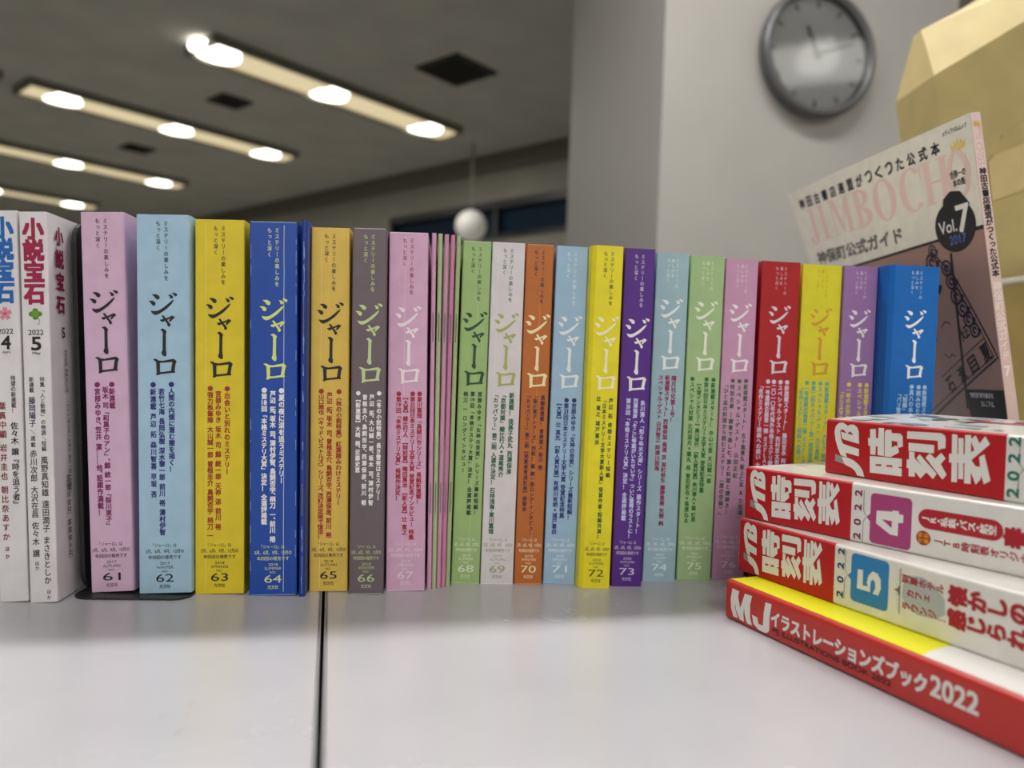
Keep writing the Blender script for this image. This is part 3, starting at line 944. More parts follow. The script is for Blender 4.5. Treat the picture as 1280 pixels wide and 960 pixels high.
cy_, sy_ = math.cos(YAW), math.sin(YAW)
BX, BY = -234.6, 412.5
yawp = lambda p, q: (BX + p * cy_ - q * sy_, BY + p * sy_ + q * cy_)
m.prism(rounded(0, 62, 0, 120, 9), 0, 1.1, lambda p, q, a: Vector((yawp(p, q)[0] * MM, yawp(p, q)[1] * MM, a * MM)))
m.build('base_plate', BE, t)
m = Mesh()
ln = math.tan(math.radians(3.1))
up = rounded(14, 120, 0, 206, 12)
m.prism([(q, z) for q, z in up], 0, 2.6, lambda q, z, a: Vector(((yawp(a, q)[0] - z * ln) * MM, yawp(a, q)[1] * MM, (z + 0.2) * MM)))
m.build('upright', BE, t)

# ------------------------------------------------------------------ the flat stack
JA = {'tera': [[(27.9, 26.5), (31.3, 26.9), (31.6, 22.1), (32.9, 22.2), (32.9, 27.6), (36.1, 27.6), (36.8, 13.2), (33.0, 13.4), (32.7, 17.9), (31.7, 17.8), (31.7, 13.3), (28.6, 13.3), (28.3, 17.7), (27.2, 17.8), (26.9, 21.7), (28.1, 22.0)],
                [(37.2, 13.1), (36.6, 25.7), (37.4, 27.0), (40.5, 27.1), (41.2, 13.4)], [(40.2, 25.5), (45.3, 25.7), (46.8, 24.5), (47.2, 19.3), (44.8, 18.4), (44.2, 18.8), (44.0, 21.4), (40.4, 21.7)],
                [(40.6, 18.0), (43.1, 19.3), (44.2, 19.0), (45.0, 17.0), (45.1, 16.0), (41.0, 13.5)], [(28.4, 12.4), (46.9, 13.1), (47.2, 4.2), (28.8, 3.7)],
                [(49.3, 27.2), (66.9, 27.8), (68.7, 27.0), (69.5, 25.2), (69.5, 20.8), (67.7, 20.4), (65.9, 19.4), (65.5, 23.6), (65.1, 24.0), (49.2, 23.5)], [(50.2, 21.6), (63.8, 21.7), (63.8, 17.7), (50.4, 17.5)],
                [(50.7, 17.3), (53.7, 17.2), (53.8, 14.2), (57.8, 11.0), (54.8, 14.3), (56.4, 16.5), (65.7, 8.0), (63.9, 5.2), (60.4, 8.0), (57.4, 4.6), (54.3, 7.6), (54.4, 5.0), (51.0, 4.8), (50.8, 8.9), (49.7, 8.9), (49.6, 13.1), (50.9, 13.2)],
                [(59.6, 15.1), (61.6, 17.5), (64.6, 15.3), (67.5, 18.3), (69.8, 15.9), (67.5, 12.9), (70.7, 8.3), (68.7, 5.6)],
                [(72.5, 27.8), (75.1, 27.8), (75.9, 5.4), (73.1, 5.2)], [(75.6, 26.3), (78.1, 26.3), (78.8, 7.2), (76.4, 7.0)], [(78.8, 28.0), (81.6, 28.1), (82.4, 5.5), (79.3, 5.4)],
                [(71.4, 18.4), (82.3, 19.2), (82.5, 15.1), (71.6, 14.2)], [(81.4, 26.1), (83.7, 28.2), (85.7, 24.7), (88.1, 28.2), (90.4, 24.8), (82.4, 16.7), (81.6, 19.9), (83.4, 21.3)],
                [(81.8, 17.1), (84.4, 14.0), (86.4, 14.0), (85.8, 18.4), (88.1, 20.0), (91.4, 8.3), (88.5, 6.2), (87.1, 10.1), (86.8, 8.1), (84.7, 5.6), (82.0, 11.5)]],
      'logo': [[(13.8, 10.1), (10.2, 10.8), (8.0, 14.6), (6.3, 19.0), (5.5, 23.0), (6.2, 26.4), (8.1, 28.2), (10.7, 28.7), (12.9, 27.8), (13.9, 27.1), (14.0, 23.0), (13.2, 23.2), (11.4, 24.8), (9.8, 24.7), (9.3, 23.7), (9.4, 22.2), (10.5, 18.4), (11.6, 17.1), (13.2, 13.6)],
               [(9.7, 23.6), (17.6, 22.4), (21.1, 23.6), (21.5, 18.0), (11.4, 19.6), (10.4, 20.6)], [(13.8, 27.0), (15.6, 28.0), (17.7, 28.1), (19.9, 26.9), (21.1, 24.4), (21.1, 23.2), (17.6, 22.4), (16.6, 23.7), (15.1, 24.1), (14.0, 22.9)],
               [(11.0, 17.2), (21.6, 15.3), (21.7, 11.4), (13.2, 12.5), (14.4, 10.1), (10.9, 10.7)],
               [(10.9, 10.1), (15.3, 9.8), (18.6, 8.9), (22.0, 6.9), (24.5, 4.1), (25.6, 0.9), (21.2, 1.1), (19.9, 3.1), (17.9, 4.6), (13.6, 5.8), (12.6, 6.6)]],
      'grey': [[(6.5, 11.1), (10.9, 10.1), (12.8, 6.1), (6.6, 7.3)]],
      'cut': [[(32.1, 8.6), (35.4, 8.9), (35.5, 8.0), (32.1, 7.7)], [(38.4, 8.9), (41.8, 9.1), (41.9, 8.2), (38.4, 8.0)], [(45.4, 8.9), (47.2, 8.9), (47.2, 8.3), (45.4, 8.2)]]}
RED = (184, 14, 24)
WHT = (232, 230, 224)


def flat_book(name, label, cx, cy, z, ang, L, D, th, cover_m, group=None, rnd=2.0, bulge=0.0):
    """book lying flat: local x runs along the spine, y to the back, z up; the spine stands at y = 0"""
    t = thing(name, label, 'book', (cx * MM, cy * MM, T + z * MM), group, (0, 0, math.radians(ang)))
    k = 0.4
    n = 6
    out = [(D, 0)] + [(rnd - rnd * math.sin(math.radians(a)), rnd - rnd * math.cos(math.radians(a))) for a in range(0, 91, 15)]
    out += [(rnd - rnd * math.cos(math.radians(a)), th - rnd + rnd * math.sin(math.radians(a))) for a in range(0, 91, 15)]
    NB = 8
    top = [(rnd + (D - rnd) * i / NB, th + bulge * math.sin(math.pi * min(1, i / NB * 1.15)) ** 1.0) for i in range(1, NB + 1)]
    out += top
    inn = [(a, b - k) for a, b in top[::-1]] + [(rnd, th - k), (k, th - rnd), (k, rnd), (rnd, k), (D, k)]
    m = Mesh()
    m.prism(out + inn, 0, L, lambda p, q, a: Vector((a * MM, p * MM, q * MM)))
    m.build('cover', cover_m, t)
    m = Mesh()
    pin = [(min(a, D - 1.0), b) for a, b in inn]
    m.prism(pin, 0.4, L - 0.4, lambda p, q, a: Vector((a * MM, p * MM, q * MM)))
    m.build('page_block', PAGES, t)
    return t


def spine_print(t):
    return Print(t, lambda X, Y, l: Vector((X * MM, -l * MM, Y * MM)))


def turned(pr):
    """writing turned a quarter left: x of the text runs up the spine, its y runs back along it"""
    p2 = Print(pr.parent, lambda X, Y, l: pr.fn(-Y, X, l))
    return p2


# illustrations book at the bottom
mj = flat_book('paperback_book', 'flat book with red spine and yellow cover at the bottom of the stack', 122.1, 421.9, 0, -67.05, 257, 182, 21.4,
               paper((196, 44, 34), 0.4, 0.2), rnd=2.5)
pr = spine_print(mj)
for nm, pl in (('M', [(4.9, 17.7), (10.6, 17.5), (9.8, 14.3), (11.8, 8.8), (15.0, 17.5), (20.7, 17.8), (19.5, 12.7), (19.8, 6.5), (21.5, 2.5), (17.7, 2.4), (15.7, 6.0), (14.9, 9.8), (14.5, 6.0), (15.4, 2.5), (11.7, 2.7), (8.4, 7.0), (7.6, 10.0), (7.5, 8.0), (10.1, 2.8), (6.5, 2.7), (4.4, 6.6), (3.8, 11.4)]),
               ('J', [(30.9, 17.5), (35.4, 17.7), (34.3, 10.9), (34.4, 4.0), (33.4, 2.6), (31.3, 1.8), (26.8, 1.9), (22.6, 3.8), (21.2, 8.1), (25.3, 7.9), (26.3, 4.9), (29.7, 5.0), (29.9, 11.1)])):
    pr.poly('printed_title', WHT, pl, 0.12)
pr.htext('printed_title', WHT, 'イラストレーションズブック', 35.6, 124.5, 7.2, 15.0, 0.04, 0.12)
pr.htext('printed_title', WHT, '2022', 126.5, 146.5, 8.2, 16.2, 0.035, 0.12)
pr.htext('printed_subtitle', (50, 20, 20), 'MJ ILLUSTRATIONS BOOK 2022', 36.6, 108, 3.2, 6.4, 0.03, 0.12)
pt = Print(mj, lambda X, Y, l: Vector((X * MM, Y * MM, (21.4 + l) * MM)))
arc = []
for i in range(13):
    a = math.radians(90 * i / 12)
    arc.append((118 + 24 * (1 - math.cos(a)) * 0.9 - 4, 2 + 60 * math.sin(a)))
pt.poly('yellow_cover_field', (232, 228, 18), [(0.2, 2.3)] + [(120, 2.3)] + [(119 - 9 * math.sin(math.radians(9 * i)), 2.3 + i * 8) for i in range(1, 20)] + [(112, 160), (0.2, 160)], 0.08)
pt.poly('white_cover_field', (228, 226, 222), [(120, 2.3), (256, 2.3), (256, 180), (0.2, 180), (0.2, 160), (112, 160)] + [(119 - 9 * math.sin(math.radians(9 * i)), 2.3 + i * 8) for i in range(19, 0, -1)], 0.08)


def timetable(label, cx, cy, z, ang, D, th, u_scale, red_len, numcol, group, bulge=0.0, tilt=0.0, digits=None):
    t = flat_book('timetable_book', label, cx, cy, z, ang, 257, D, th, paper((230, 228, 222), 0.35, 0.6), group, rnd=1.6, bulge=bulge)
    pr = spine_print(t)
    pr.rect('red_spine_field', RED, 0.15, 1.2, red_len, th - 1.2, 0.06)
    # red goes over the rounded edges too
    for z0, z1, y0, y1 in ((th - 1.6, th, 0, 1.6),):
        a_, b_ = [], []
        pa = Print(t, lambda X, Y, l: Vector((X * MM, (1.6 - (1.6 + l) * math.cos(Y)) * MM, (th - 1.6 + (1.6 + l) * math.sin(Y)) * MM)))
        for q in range(6):
            pa.rect('red_spine_field', RED, 0.15, math.pi / 2 * q / 6, red_len, math.pi / 2 * (q + 1) / 6, 0.06)
        pb = Print(t, lambda X, Y, l: Vector((X * MM, (1.6 - (1.6 + l) * math.cos(Y)) * MM, (1.6 - (1.6 + l) * math.sin(Y)) * MM)))
        for q in range(5):
            pb.rect('red_spine_field', RED, 0.15, math.pi / 2 * q / 6, red_len, math.pi / 2 * (q + 1) / 6, 0.06)
    vs = th / 30.0
    f = lambda pl: [((u - 5.5) * u_scale + 5.5 * (1 if u_scale > .9 else .6), v * vs + (0 if u_scale > .9 else .3)) for u, v in pl]
    for pl in JA['logo']:
        pr.poly('printed_logo', WHT, f(pl), 0.14)
    for pl in JA['grey']:
        pr.poly('printed_logo', (150, 148, 146), f(pl), 0.12)
    for pl in JA['tera']:
        pr.poly('printed_title', WHT, f(pl), 0.12)
    for pl in JA['cut']:
        pr.poly('printed_title', RED, f(pl), 0.2)
    tp = turned(pr)
    dx, du, dw = digits
    for k, c in enumerate('2022'):
        cyk = dx[k]
        tp.htext('printed_year', numcol, c, cyk - dw * .5, cyk + dw * .5, -(du + dw * .62), -(du - dw * .62), 0.04, 0.12)
    return t, pr, tp


# May timetable
t5, p5, tp5 = timetable('flat timetable book with a blue number 5 on its spine', 134.2, 442.0, 21.5, -64.4, 125, 30.0, 0.665, 67.6, (30, 60, 110),
                        'railway timetables in the flat stack', digits=((6.0, 13.2, 20.0, 27.0), 71.4, 2.9))
MONTH5 = (40, 130, 198)


def month_box(pr, col, u0, u1, v0, v1):
    r = 2.2
    pts = []
    for cx, cy, a0 in ((u1 - r, v1 - r, 0), (u0 + r, v1 - r, 90)):
        for i in range(6):
            a = math.radians(a0 + 18 * i)
            pts.append((cx + r * math.cos(a), cy + r * math.sin(a)))
    vm = (v0 + v1) / 2
    pts += [(u0, vm + 1.8), (u0 - 1.6, vm + .4), (u0 - 1.6, vm - .4), (u0, vm - 1.8)]
    for cx, cy, a0 in ((u0 + r, v0 + r, 180), (u1 - r, v0 + r, 270)):
        for i in range(6):
            a = math.radians(a0 + 18 * i)
            pts.append((cx + r * math.cos(a), cy + r * math.sin(a)))
    pr.poly('month_panel', col, pts, 0.1)
    b = []
    for i in range(25):
        s = i / 24
        v = v0 - .5 + (v1 - v0 + 1) * s
        d = abs(s - .5) * 2
        b.append((u0 - 3.6 + (1.6 * math.exp(-((1 - d) - 1) ** 2 * 60)) - 0.0 + (0.8 if d > .94 else 0) * 0, v))
    pr.line('printed_brace', (120, 118, 120), b, 0.28, 0.12)


month_box(p5, MONTH5, 77.6, 98.4, 4.9, 28.0)
p5.poly('month_number', WHT, [(81.4, 20.7), (84.4, 21.1), (84.5, 13.8), (87.3, 13.9), (86.8, 15.8), (87.5, 19.1), (89.7, 21.7), (92.4, 21.3), (94.2, 19.0), (94.5, 14.8), (93.2, 11.2), (90.2, 11.3), (91.5, 14.0), (91.3, 16.8), (90.2, 17.9), (89.1, 17.2), (88.7, 14.7), (88.8, 11.6), (81.3, 11.5)], 0.14)
p5.poly('grey_blob', (176, 182, 186), [(108, 24.5), (115, 25.5), (121, 23.5), (126, 18.5), (126.5, 12), (122, 9), (114, 8.2), (108, 10), (105.6, 14), (105.8, 20)], 0.08)
TR5 = (172, 24, 40)
for s_, v, a, b, sz in (('列車ホテル', 22.6, 105.2, 125.6, 4.0), ('カフェ', 16.6, 107.6, 119.6, 3.9), ('ラウンジ…', 10.6, 105.6, 127.0, 3.9)):
    tp5.vtext('printed_headlines', TR5, s_, v, -a, -b, sz, 0.03, 0.14)
tp5.vtext('printed_headlines', TR5, '懐かしの汽車旅', 21.6, -127.5, -186, 8.6, 0.05, 0.14)
tp5.vtext('printed_headlines', TR5, '感じられる鉄道', 11.8, -127.5, -186, 8.2, 0.05, 0.14)
p5.line('ornament_line', (110, 104, 100), [(104.4, 26.9), (104.4, 6.0)], 0.35, 0.12)
p5.poly('ornament', (120, 112, 104), [(104.3, 19.2), (103.2, 17.4), (101.2, 16.6), (103.2, 15.8), (104.3, 14.0)], 0.12)
for k in range(9):
    a = 7.5 + k * 2.2
    p5.line('ornament_line', (170, 164, 158), [(104.2, a), (103.2 - (1.2 if abs(k - 4) < 2 else 0), a + .5), (103.6, a + 1.2)], 0.2, 0.12)

# April timetable
t4, p4, tp4 = timetable('flat timetable book with a magenta number 4 on its spine', 136.8, 443.6, 51.6, -55.5, 118, 29.6, 0.66, 66.0, (130, 40, 90),
                        'railway timetables in the flat stack', digits=((3.2, 10.2, 17.6, 24.8), 69.6, 2.9))
month_box(p4, (172, 64, 122), 76.2, 96.8, 1.3, 26.0)
p4.poly('month_number', WHT, [(79.4, 17.6), (87.4, 18.4), (87.4, 19.0), (90.6, 19.1), (90.6, 17.7), (92.8, 17.7), (92.8, 13.8), (90.5, 13.5), (90.4, 7.1), (86.7, 7.2), (79.4, 11.3)], 0.14)
p4.poly('month_number', (172, 64, 122), [(82.3, 13.8), (87.4, 13.8), (87.3, 10.4)], 0.2)
r = 4.6
pill = [(135 - 3 + r * math.cos(math.radians(a)), 14.9 + 4 + r * math.sin(math.radians(a)) - 1) for a in range(-90, 91, 15)] + \
       [(99.9 + r + r * math.cos(math.radians(a)), 17.9 + r * math.sin(math.radians(a))) for a in range(90, 271, 15)]
p4.poly('red_pill', (176, 26, 40), pill, 0.1)
tp4.vtext('printed_headlines', WHT, 'JR・私鉄・バス・航空', 17.8, -101.6, -133.8, 4.6, 0.03, 0.14)
p4.disc('gold_seal', (150, 50, 20), 102.6, 8.6, 3.4, 3.4, 0.1)
for i, c in enumerate('特別付録'):
    a, b = (9.9, 7.3)[i // 2], (101.2, 104.0)[i % 2]
    tp4.vtext('seal_lettering', (236, 160, 40), c, a, -b + 1.2, -b - 1.2, 2.3, 0.02, 0.14)
tp4.vtext('printed_headlines', TR5, 'JTB時刻表オリジナル付録', 8.2, -107.6, -159, 4.4, 0.02, 0.14)
tp4.vtext('printed_headlines', TR5, '春の臨時列車', 16.2, -136.6, -190, 9.0, 0.05, 0.14)

# top timetable
t3, p3, tp3 = timetable('flat timetable book on top of the stack, with a large red title on its spine', 176.1, 428.5, 81.3, -62.9, 168, 29.9, 1.0, 97.6, (30, 120, 104),
                        'railway timetables in the flat stack', bulge=3.2, digits=((4.3, 11.8, 19.6, 27.0), 101.2, 3.9))
month_box(p3, (24, 150, 120), 107, 128, 3, 27)
tp3.htext('month_number', WHT, '6', 10, 20, -124, -111, 0.05, 0.14)
tp3.vtext('printed_headlines', (24, 120, 96), '初夏の列車旅', 16, -132, -190, 9.0, 0.05, 0.14)
# cover art on its top: red letters and pale blue-grey cloudy shapes on white
D3, th3 = 168, 29.9


def top3(X, Y, l):
    i = (Y - 1.6) / (D3 - 1.6)
    return Vector((X * MM, Y * MM, (th3 + 3.2 * math.sin(math.pi * min(1, max(0, i) * 1.15)) + 0.25 + l) * MM))


pc = Print(t3, top3)
for k in range(70):
    X, Y = random.uniform(4, 150), random.uniform(4, 80)
    c = random.choice([(150, 176, 190), (120, 140, 152), (190, 204, 212), (96, 104, 116), (150, 160, 150)])
    n = 9
    sc = random.uniform(2, 7)
    pc.poly('cover_picture', c, [(X + sc * random.uniform(.6, 1.6) * math.cos(2 * math.pi * i / n), Y + sc * random.uniform(.4, .9) * math.sin(2 * math.pi * i / n)) for i in range(n)], 0.02 + k * 0.0015)
for (X, Y, w_, h_) in ((60, 40, 42, 5), (70, 52, 60, 4), (88, 64, 40, 5), (56, 30, 4, 24), (104, 30, 4, 30)):
    pc.poly('cover_picture', (170, 36, 50), [(X, Y), (X + w_, Y + 3), (X + w_, Y + h_ + 3), (X, Y + h_)], 0.22)
p4t = Print(t4, lambda X, Y, l: Vector((X * MM, Y * MM, (29.6 + l) * MM)))
for k in range(26):
    X, Y = random.uniform(3, 70), random.uniform(4, 90)
    c = random.choice([(206, 150, 176), (170, 150, 170), (120, 110, 130), (214, 204, 196)])
    sc = random.uniform(1.5, 5)
    p4t.poly('cover_picture', c, [(X + sc * random.uniform(.6, 1.4) * math.cos(2 * math.pi * i / 8), Y + sc * random.uniform(.4, 1) * math.sin(2 * math.pi * i / 8)) for i in range(8)], 0.05 + k * 0.001)

# ------------------------------------------------------------------ leaning guide magazine
G00, G01, G10, G11 = Vector((300.8, 520, 316)), Vector((354.4, 520, 0.2)), Vector((264.7, 760, 316)), Vector((380.4, 760, 0.2))
GW, GH = 242.0, 316.0


def guide_pt(s, t_, l=0.0):
    a, b = s / GW, t_ / GH
    p = (G00 * (1 - a) + G10 * a) * (1 - b) + (G01 * (1 - a) + G11 * a) * b
    du = (G10 * (1 - b) + G11 * b) - (G00 * (1 - b) + G01 * b)
    dv = (G01 * (1 - a) + G11 * a) - (G00 * (1 - a) + G10 * a)
    n = du.cross(dv).normalized()
    if n.x > 0:
        n = -n
    return (p + n * l) * MM


guide = thing('guide_magazine', 'tall leaning guidebook with a pale pink spine and cream cover reading Vol.7', 'magazine', (0, 0, T))
GTH = 7.4


def sheet(name, l0, l1, m, s0=0.0, s1=GW, t0=0.0, t1=GH, ns=36, nt=36):
    vs, fs = [], []
    for l in (l0, l1):
        for i in range(ns + 1):
            for j in range(nt + 1):
                vs.append(guide_pt(s0 + (s1 - s0) * i / ns, t0 + (t1 - t0) * j / nt, l))
    K = (ns + 1) * (nt + 1)
    q = lambda i, j, k: k * K + i * (nt + 1) + j
    for i in range(ns):
        for j in range(nt):
            fs.append((q(i, j, 0), q(i + 1, j, 0), q(i + 1, j + 1, 0), q(i, j + 1, 0)))
            fs.append((q(i, j, 1), q(i, j + 1, 1), q(i + 1, j + 1, 1), q(i + 1, j, 1)))
    for i in range(ns):
        for j in (0, nt):
            fs.append((q(i, j, 0), q(i + 1, j, 0), q(i + 1, j, 1), q(i, j, 1)))
    for j in range(nt):
        for i in (0, ns):
            fs.append((q(i, j, 0), q(i, j + 1, 0), q(i, j + 1, 1), q(i, j, 1)))
    return mesh_obj(name, vs, fs, m, guide)


CREAM = (238, 233, 220)
sheet('front_cover', 0, -0.4, paper(CREAM, 0.3, 0.3))
sheet('page_block', -0.4, -GTH + 0.4, PAGES, s0=0.4, s1=GW - 0.6, t0=0.4, t1=GH - 0.4)
sheet('back_cover', -GTH + 0.4, -GTH, paper(CREAM, 0.3, 0.3))
# spine strip closes the near side
m = Mesh()
n = 24
vs, fs = [], []
for j in range(n + 1):
    tt = GH * j / n
    a, b = guide_pt(0, tt, 0), guide_pt(0, tt, -GTH)
    off = Vector((0, -0.6 * MM, 0))
    vs += [a, a + off, b + off, b]
for j in range(n):
    for k in range(3):
        fs.append((4 * j + k, 4 * j + k + 1, 4 * j + 5 + k, 4 * j + 4 + k))
fs += [(0, 3, 2, 1), (4 * n, 4 * n + 1, 4 * n + 2, 4 * n + 3)]
mesh_obj('spine', vs, fs, paper((226, 196, 188), 0.35, 0.3), guide)


def gspine(X, Y, l):
    """X across the spine from the cover side, Y = minus the distance from the top"""
    a, b = guide_pt(0, -Y, 0), guide_pt(0, -Y, -GTH)
    return a + (b - a) * (X / GTH) + Vector((0, -(0.6 + l) * MM, 0))


gs = Print(guide, gspine)
PINKL = (236, 206, 200)
gs.rect('spine_pink_field', (236, 208, 208), 0.2, -74, 7.2, -0.4, 0.04)
gs.poly('spine_crown', (214, 176, 84), [(1.6, -9.5), (5.8, -9.5), (6.4, -5.5), (5, -7.4), (4.4, -5), (3.6, -7.4), (2.8, -5), (2.2, -7.4), (1.0, -5.5)], 0.1)
gs.vtext('spine_lettering', (246, 226, 226), 'JIMBOCHO', 3.7, -11, -38, 5.0, 0.02, 0.1)
gs.vtext('spine_lettering', N_, '神田古書店連盟がつくった公式本', 3.9, -37, -110, 5.4, 0.03, 0.1)
gs.vtext('spine_lettering', (240, 222, 216), '神保町公式ガイド', 3.7, -113, -166, 6.0, 0.03, 0.1)
gs.vtext('spine_lettering', (246, 232, 226), '7', 3.7, -168, -178, 8.0, 0.04, 0.1)

gc = Print(guide, lambda X, Y, l: guide_pt(-X, -Y, l))          # X = minus the distance from the spine
# lower picture panel
PIC = (170, 134, 124)
gc.grid('cover_picture_panel', PIC, -GW, 0, 0, -GH, 36, 36, 0.12, top=lambda x: -(76 - x * 0.026))
gc.line('black_band', N_, [(-GW * i / 12, -(76 + GW * i / 12 * 0.026)) for i in range(13)], 2.0, 0.2, 6)
gc.line('printed_date_line', N_, [(0, -75.8), (-9, -76.0)], 2.6, 0.16)
# title letters, high contrast roman capitals
TP = (236, 204, 196)


def stem(x, w_, y0=-51.5, y1=-20.5, serif=True):
    gc.rect('cover_title', TP, x - w_ / 2, y0, x + w_ / 2, y1, 0.10)
    if serif:
        for yy in (y0, y1 - 1.2):
            gc.rect('cover_title', TP, x - w_ / 2 - 3, yy, x + w_ / 2 + 3, yy + 1.2, 0.10)


X0 = -224
stem(-214, 6, -46, -20.5)
gc.ring('cover_title', TP, -219, -46, 8, 7, 2.2, 5.4, 180, 360, 0.10)
stem(-197, 7)
stem(-180, 2.0)
stem(-156, 7)
gc.poly('cover_title', TP, [(-181, -20.5), (-174, -20.5), (-166, -44), (-159, -20.5), (-156, -20.5), (-167, -51)], 0.105)
stem(-140, 7)
gc.ring('cover_title', TP, -138, -28, 14, 7.5, 7, 6, -90, 90, 0.10)
gc.ring('cover_title', TP, -138, -43.5, 16, 8, 8, 6.5, -90, 90, 0.10)
gc.ring('cover_title', TP, -103, -36, 15, 16.5, 7.5, 15, 0, 360, 0.10)
gc.ring('cover_title', TP, -68, -36, 15, 16.5, 7.5, 15, 45, 315, 0.10)
stem(-56.5, 1.6, -31, -21, False)
stem(-49, 6.5)
stem(-32, 6.5)
gc.rect('cover_title', TP, -49, -37.2, -32, -35.4, 0.10)
gc.ring('cover_title', TP, -17.2, -36.5, 11.6, 16.5, 6.4, 14.6, 0, 360, 0.18)
gc.poly('crown', (228, 202, 124), [(-20.5, -20.5), (-8.2, -20.5), (-7.0, -14.5), (-9.8, -17.5), (-11.3, -13.0), (-13.0, -17.0), (-14.4, -12.2), (-15.8, -17.0), (-17.6, -13.0), (-19.0, -17.5), (-21.6, -14.5)], 0.14)
for k, c in enumerate('神田古書店連盟がつくった公式本'):
    x = -224 + k * 13.4
    gc.htext('cover_lettering', (24, 24, 50), c, x - 4.3, x + 4.3, -18.6, -9.6, 0.03, 0.16)
gc.htext('cover_lettering', N_, 'メディアパルムック', -27.6, -4.0, -8.3, -4.6, 0.01, 0.16)
gc.htext('cover_lettering', (110, 106, 100), '神保町公式ガイド', -225, -90, -71.5, -60.0, 0.04, 0.16)
gc.htext('cover_lettering', N_, '世界一の', -25.8, -10.2, -38.6, -33.4, 0.02, 0.22)
gc.htext('cover_lettering', N_, '本の街', -23.8, -11.5, -44.4, -39.4, 0.02, 0.22)
for k in range(4):
    gc.ring('black_balloon', N_, -28, -70.5, 21.5 * (k + 1) / 4, 18.0 * (k + 1) / 4, 21.5 * k / 4, 18.0 * k / 4, 0, 360, 0.22)
gc.poly('black_balloon', N_, [(-38, -56), (-36, -50), (-28, -46), (-18, -48), (-10, -58), (-20, -66)], 0.24)
gc.htext('balloon_lettering', WHT, 'Vol.', -45, -26, -74.0, -65.5, 0.015, 0.34)
gc.htext('balloon_lettering', WHT, '7', -24.5, -11.8, -75.5, -57.5, 0.03, 0.34)
gc.htext('balloon_lettering', (90, 110, 190), '2017', -35.5, -18, -82.8, -76.6, 0.015, 0.34)
gc.line('black_stroke', N_, [(-36.5, -88), (-39, -120), (-42, -160), (-45.3, -200)], 2.6, 0.24, 5)
# printed label art: a tilted frame, a wave band and loose strokes
DK = (40, 28, 34)
fr = [(-58, -84), (-36.8, -104.5), (-1.5, -163.6), (-64.9, -194.4), (-106, -214), (-150, -120)]
gc.line('label_frame', DK, fr[:5], 1.4, 0.24, 5)
gc.line('label_frame', DK, [(-56, -90), (-38, -108), (-6, -163), (-66, -190), (-100, -206)], 0.7, 0.24, 5)
gc.line('label_frame', DK, [(-14, -150), (-72, -177)], 0.8, 0.24, 5)
gc.line('label_frame', DK, [(-14, -150), (-6, -163)], 0.8, 0.24, 5)
wave = [((-44, -98), 6), ((-41, -108), 6), ((-38, -119), 6.5), ((-33, -128), 6.5), ((-28, -136), 6), ((-23, -144), 5.5), ((-60, -92), 7), ((-68, -100), 7), ((-62, -110), 7), ((-57, -84), 5)]
for (wx, wy), rr in wave:
    gc.ring('wave_pattern', (28, 22, 52), wx, wy, rr, rr, rr * .72, rr * .72, 20, 330, 0.24, 16)
    gc.ring('wave_pattern', (28, 22, 52), wx, wy, rr * .5, rr * .5, rr * .2, rr * .2, 0, 300, 0.24, 12)
    gc.poly('wave_pattern', (28, 22, 52), [(wx + rr * .6, wy + rr * .3), (wx + rr * 1.4, wy), (wx + rr * .8, wy - rr * .9)], 0.24)
for s_, x_, y_ in (('夏', -14, -160), ('目', -30, -168), ('漱', -45, -175), ('石', -62, -183)):
    gc.htext('label_lettering', DK, s_, x_ - 5, x_ + 5, y_ - 6, y_ + 6, 0.02, 0.26, 0, 0.45)
gc.htext('label_lettering', DK, '大正', -40, -30, -150, -141, 0.02, 0.26, 0, 0.45)
gc.line('label_stroke', DK, [(-62, -140), (-56, -136), (-50, -138)], 0.9, 0.24, 5)
gc.line('label_stroke', DK, [(-76, -118), (-72, -130), (-78, -138), (-70, -150)], 1.0, 0.24, 5)
gc.line('label_stroke', DK, [(-64, -160), (-58, -163), (-54, -160), (-50, -162)], 0.8, 0.24, 5)
gc.grid('black_caption', N_, -43, -185.8, 0, -212, 10, 8, 0.25)
gc.htext('caption_lettering', WHT, '“個性派”新刊書店を', -40, -12, -191.6, -188, 0.02, 0.4)
gc.htext('caption_lettering', WHT, 'はしごする。', -27, -12, -197.6, -193.6, 0.02, 0.4)

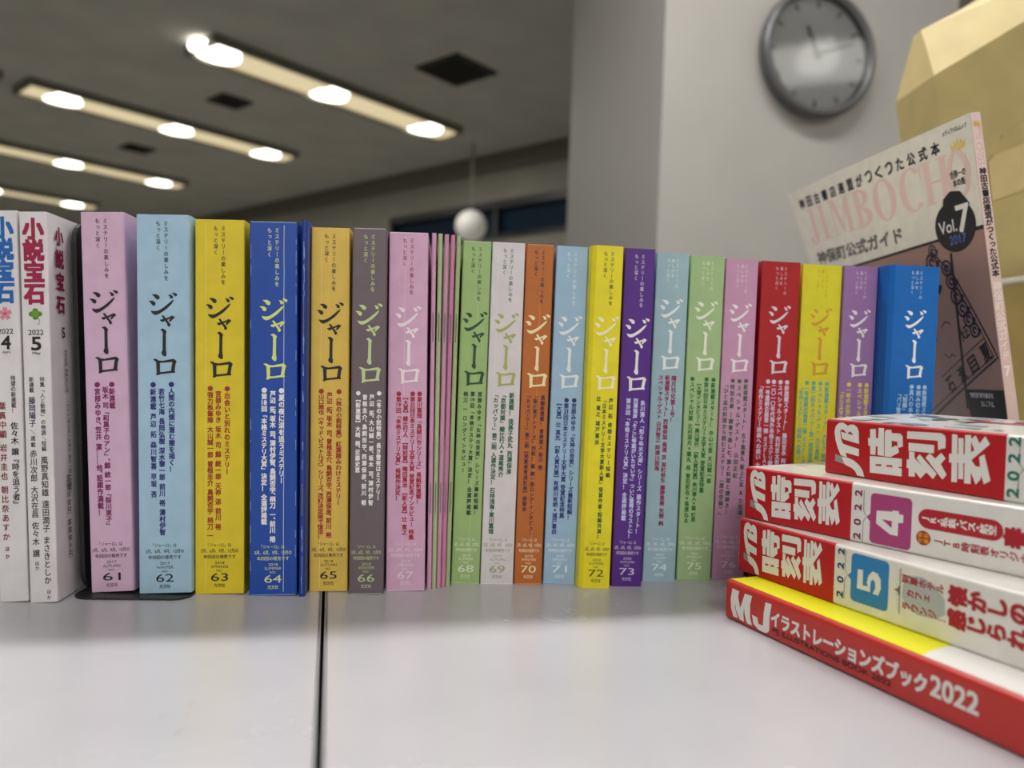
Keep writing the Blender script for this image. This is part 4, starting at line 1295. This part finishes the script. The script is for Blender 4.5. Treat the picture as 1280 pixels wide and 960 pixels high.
# ------------------------------------------------------------------ kraft parcels behind
KR = mat('kraft_paper', (188, 170, 112), 0.65, noise=0.08, scale=25, bump=0.12)
KR2 = mat('kraft_paper_lit', (206, 186, 130), 0.6, noise=0.06, scale=25, bump=0.1)  # paler kraft copy: light on the upturned fold put into its colour
pk = thing('kraft_parcel', 'tall kraft paper parcel with a folded top behind the leaning guidebook', 'parcel', (0, 0, T))
YK = 805
body = [(427, 454.5), (735, 655), (735, 0), (462, 0), (458, 150), (454.5, 284), (435, 407)]
m = Mesh()
m.prism(body, 0, 80, lambda p_, q_, a: Vector((p_ * MM, (YK + a) * MM, q_ * MM)))
m.build('wrapper', KR, pk)
m = Mesh()
m.add([Vector(p_) * MM for p_ in ((427, YK - .3, 454.5), (735, YK - .3, 655), (745, YK + 45, 720), (470, YK + 45, 541), (433, YK + 42, 520),
                                   (427, YK + 80, 454.5), (735, YK + 80, 655), (745, YK + 60, 720), (470, YK + 60, 541), (433, YK + 58, 520))],
      [(0, 1, 2, 3, 4), (5, 9, 8, 7, 6), (0, 4, 9, 5), (4, 3, 8, 9), (3, 2, 7, 8), (1, 6, 7, 2), (0, 5, 6, 1)])
m.build('folded_top', KR2, pk)
m = Mesh()
m.prism([(486, 366), (492, 374), (522, 387), (735, 480), (735, 425), (522.5, 338.5), (492, 326)], -2.5, -0.05, lambda p_, q_, a: Vector((p_ * MM, (YK + a) * MM, q_ * MM)))
m.build('paper_flap', KR2, pk)
m = Mesh()
m.prism([(528, 404), (500, 392), (500, 396), (540, 424), (735, 520), (735, 500)], -1.2, -0.05, lambda p_, q_, a: Vector((p_ * MM, (YK + a) * MM, q_ * MM)))
m.build('paper_fold', KR, pk)
pe = thing('kraft_envelope', 'lower kraft envelope with a pale rolled edge, standing before the tall parcel', 'envelope', (0, 0, T))
m = Mesh()
m.prism([(452, 0), (452, 228), (700, 274), (700, 0)], 0, 12, lambda p_, q_, a: Vector((p_ * MM, (775 + a) * MM, q_ * MM)))
m.build('wrapper', mat('kraft_paper_dark', (150, 130, 74), 0.7, noise=0.1, scale=25, bump=0.12), pe)
m = Mesh()
m.tube([(450 * MM, 780 * MM, 231 * MM), (575 * MM, 780 * MM, 254.5 * MM), (702 * MM, 780 * MM, 277.5 * MM)], 4.0 * MM, 12)
m.build('rolled_edge', mat('pale_rolled_edge', (196, 190, 178), 0.4), pe, True)

lay_all_printing()
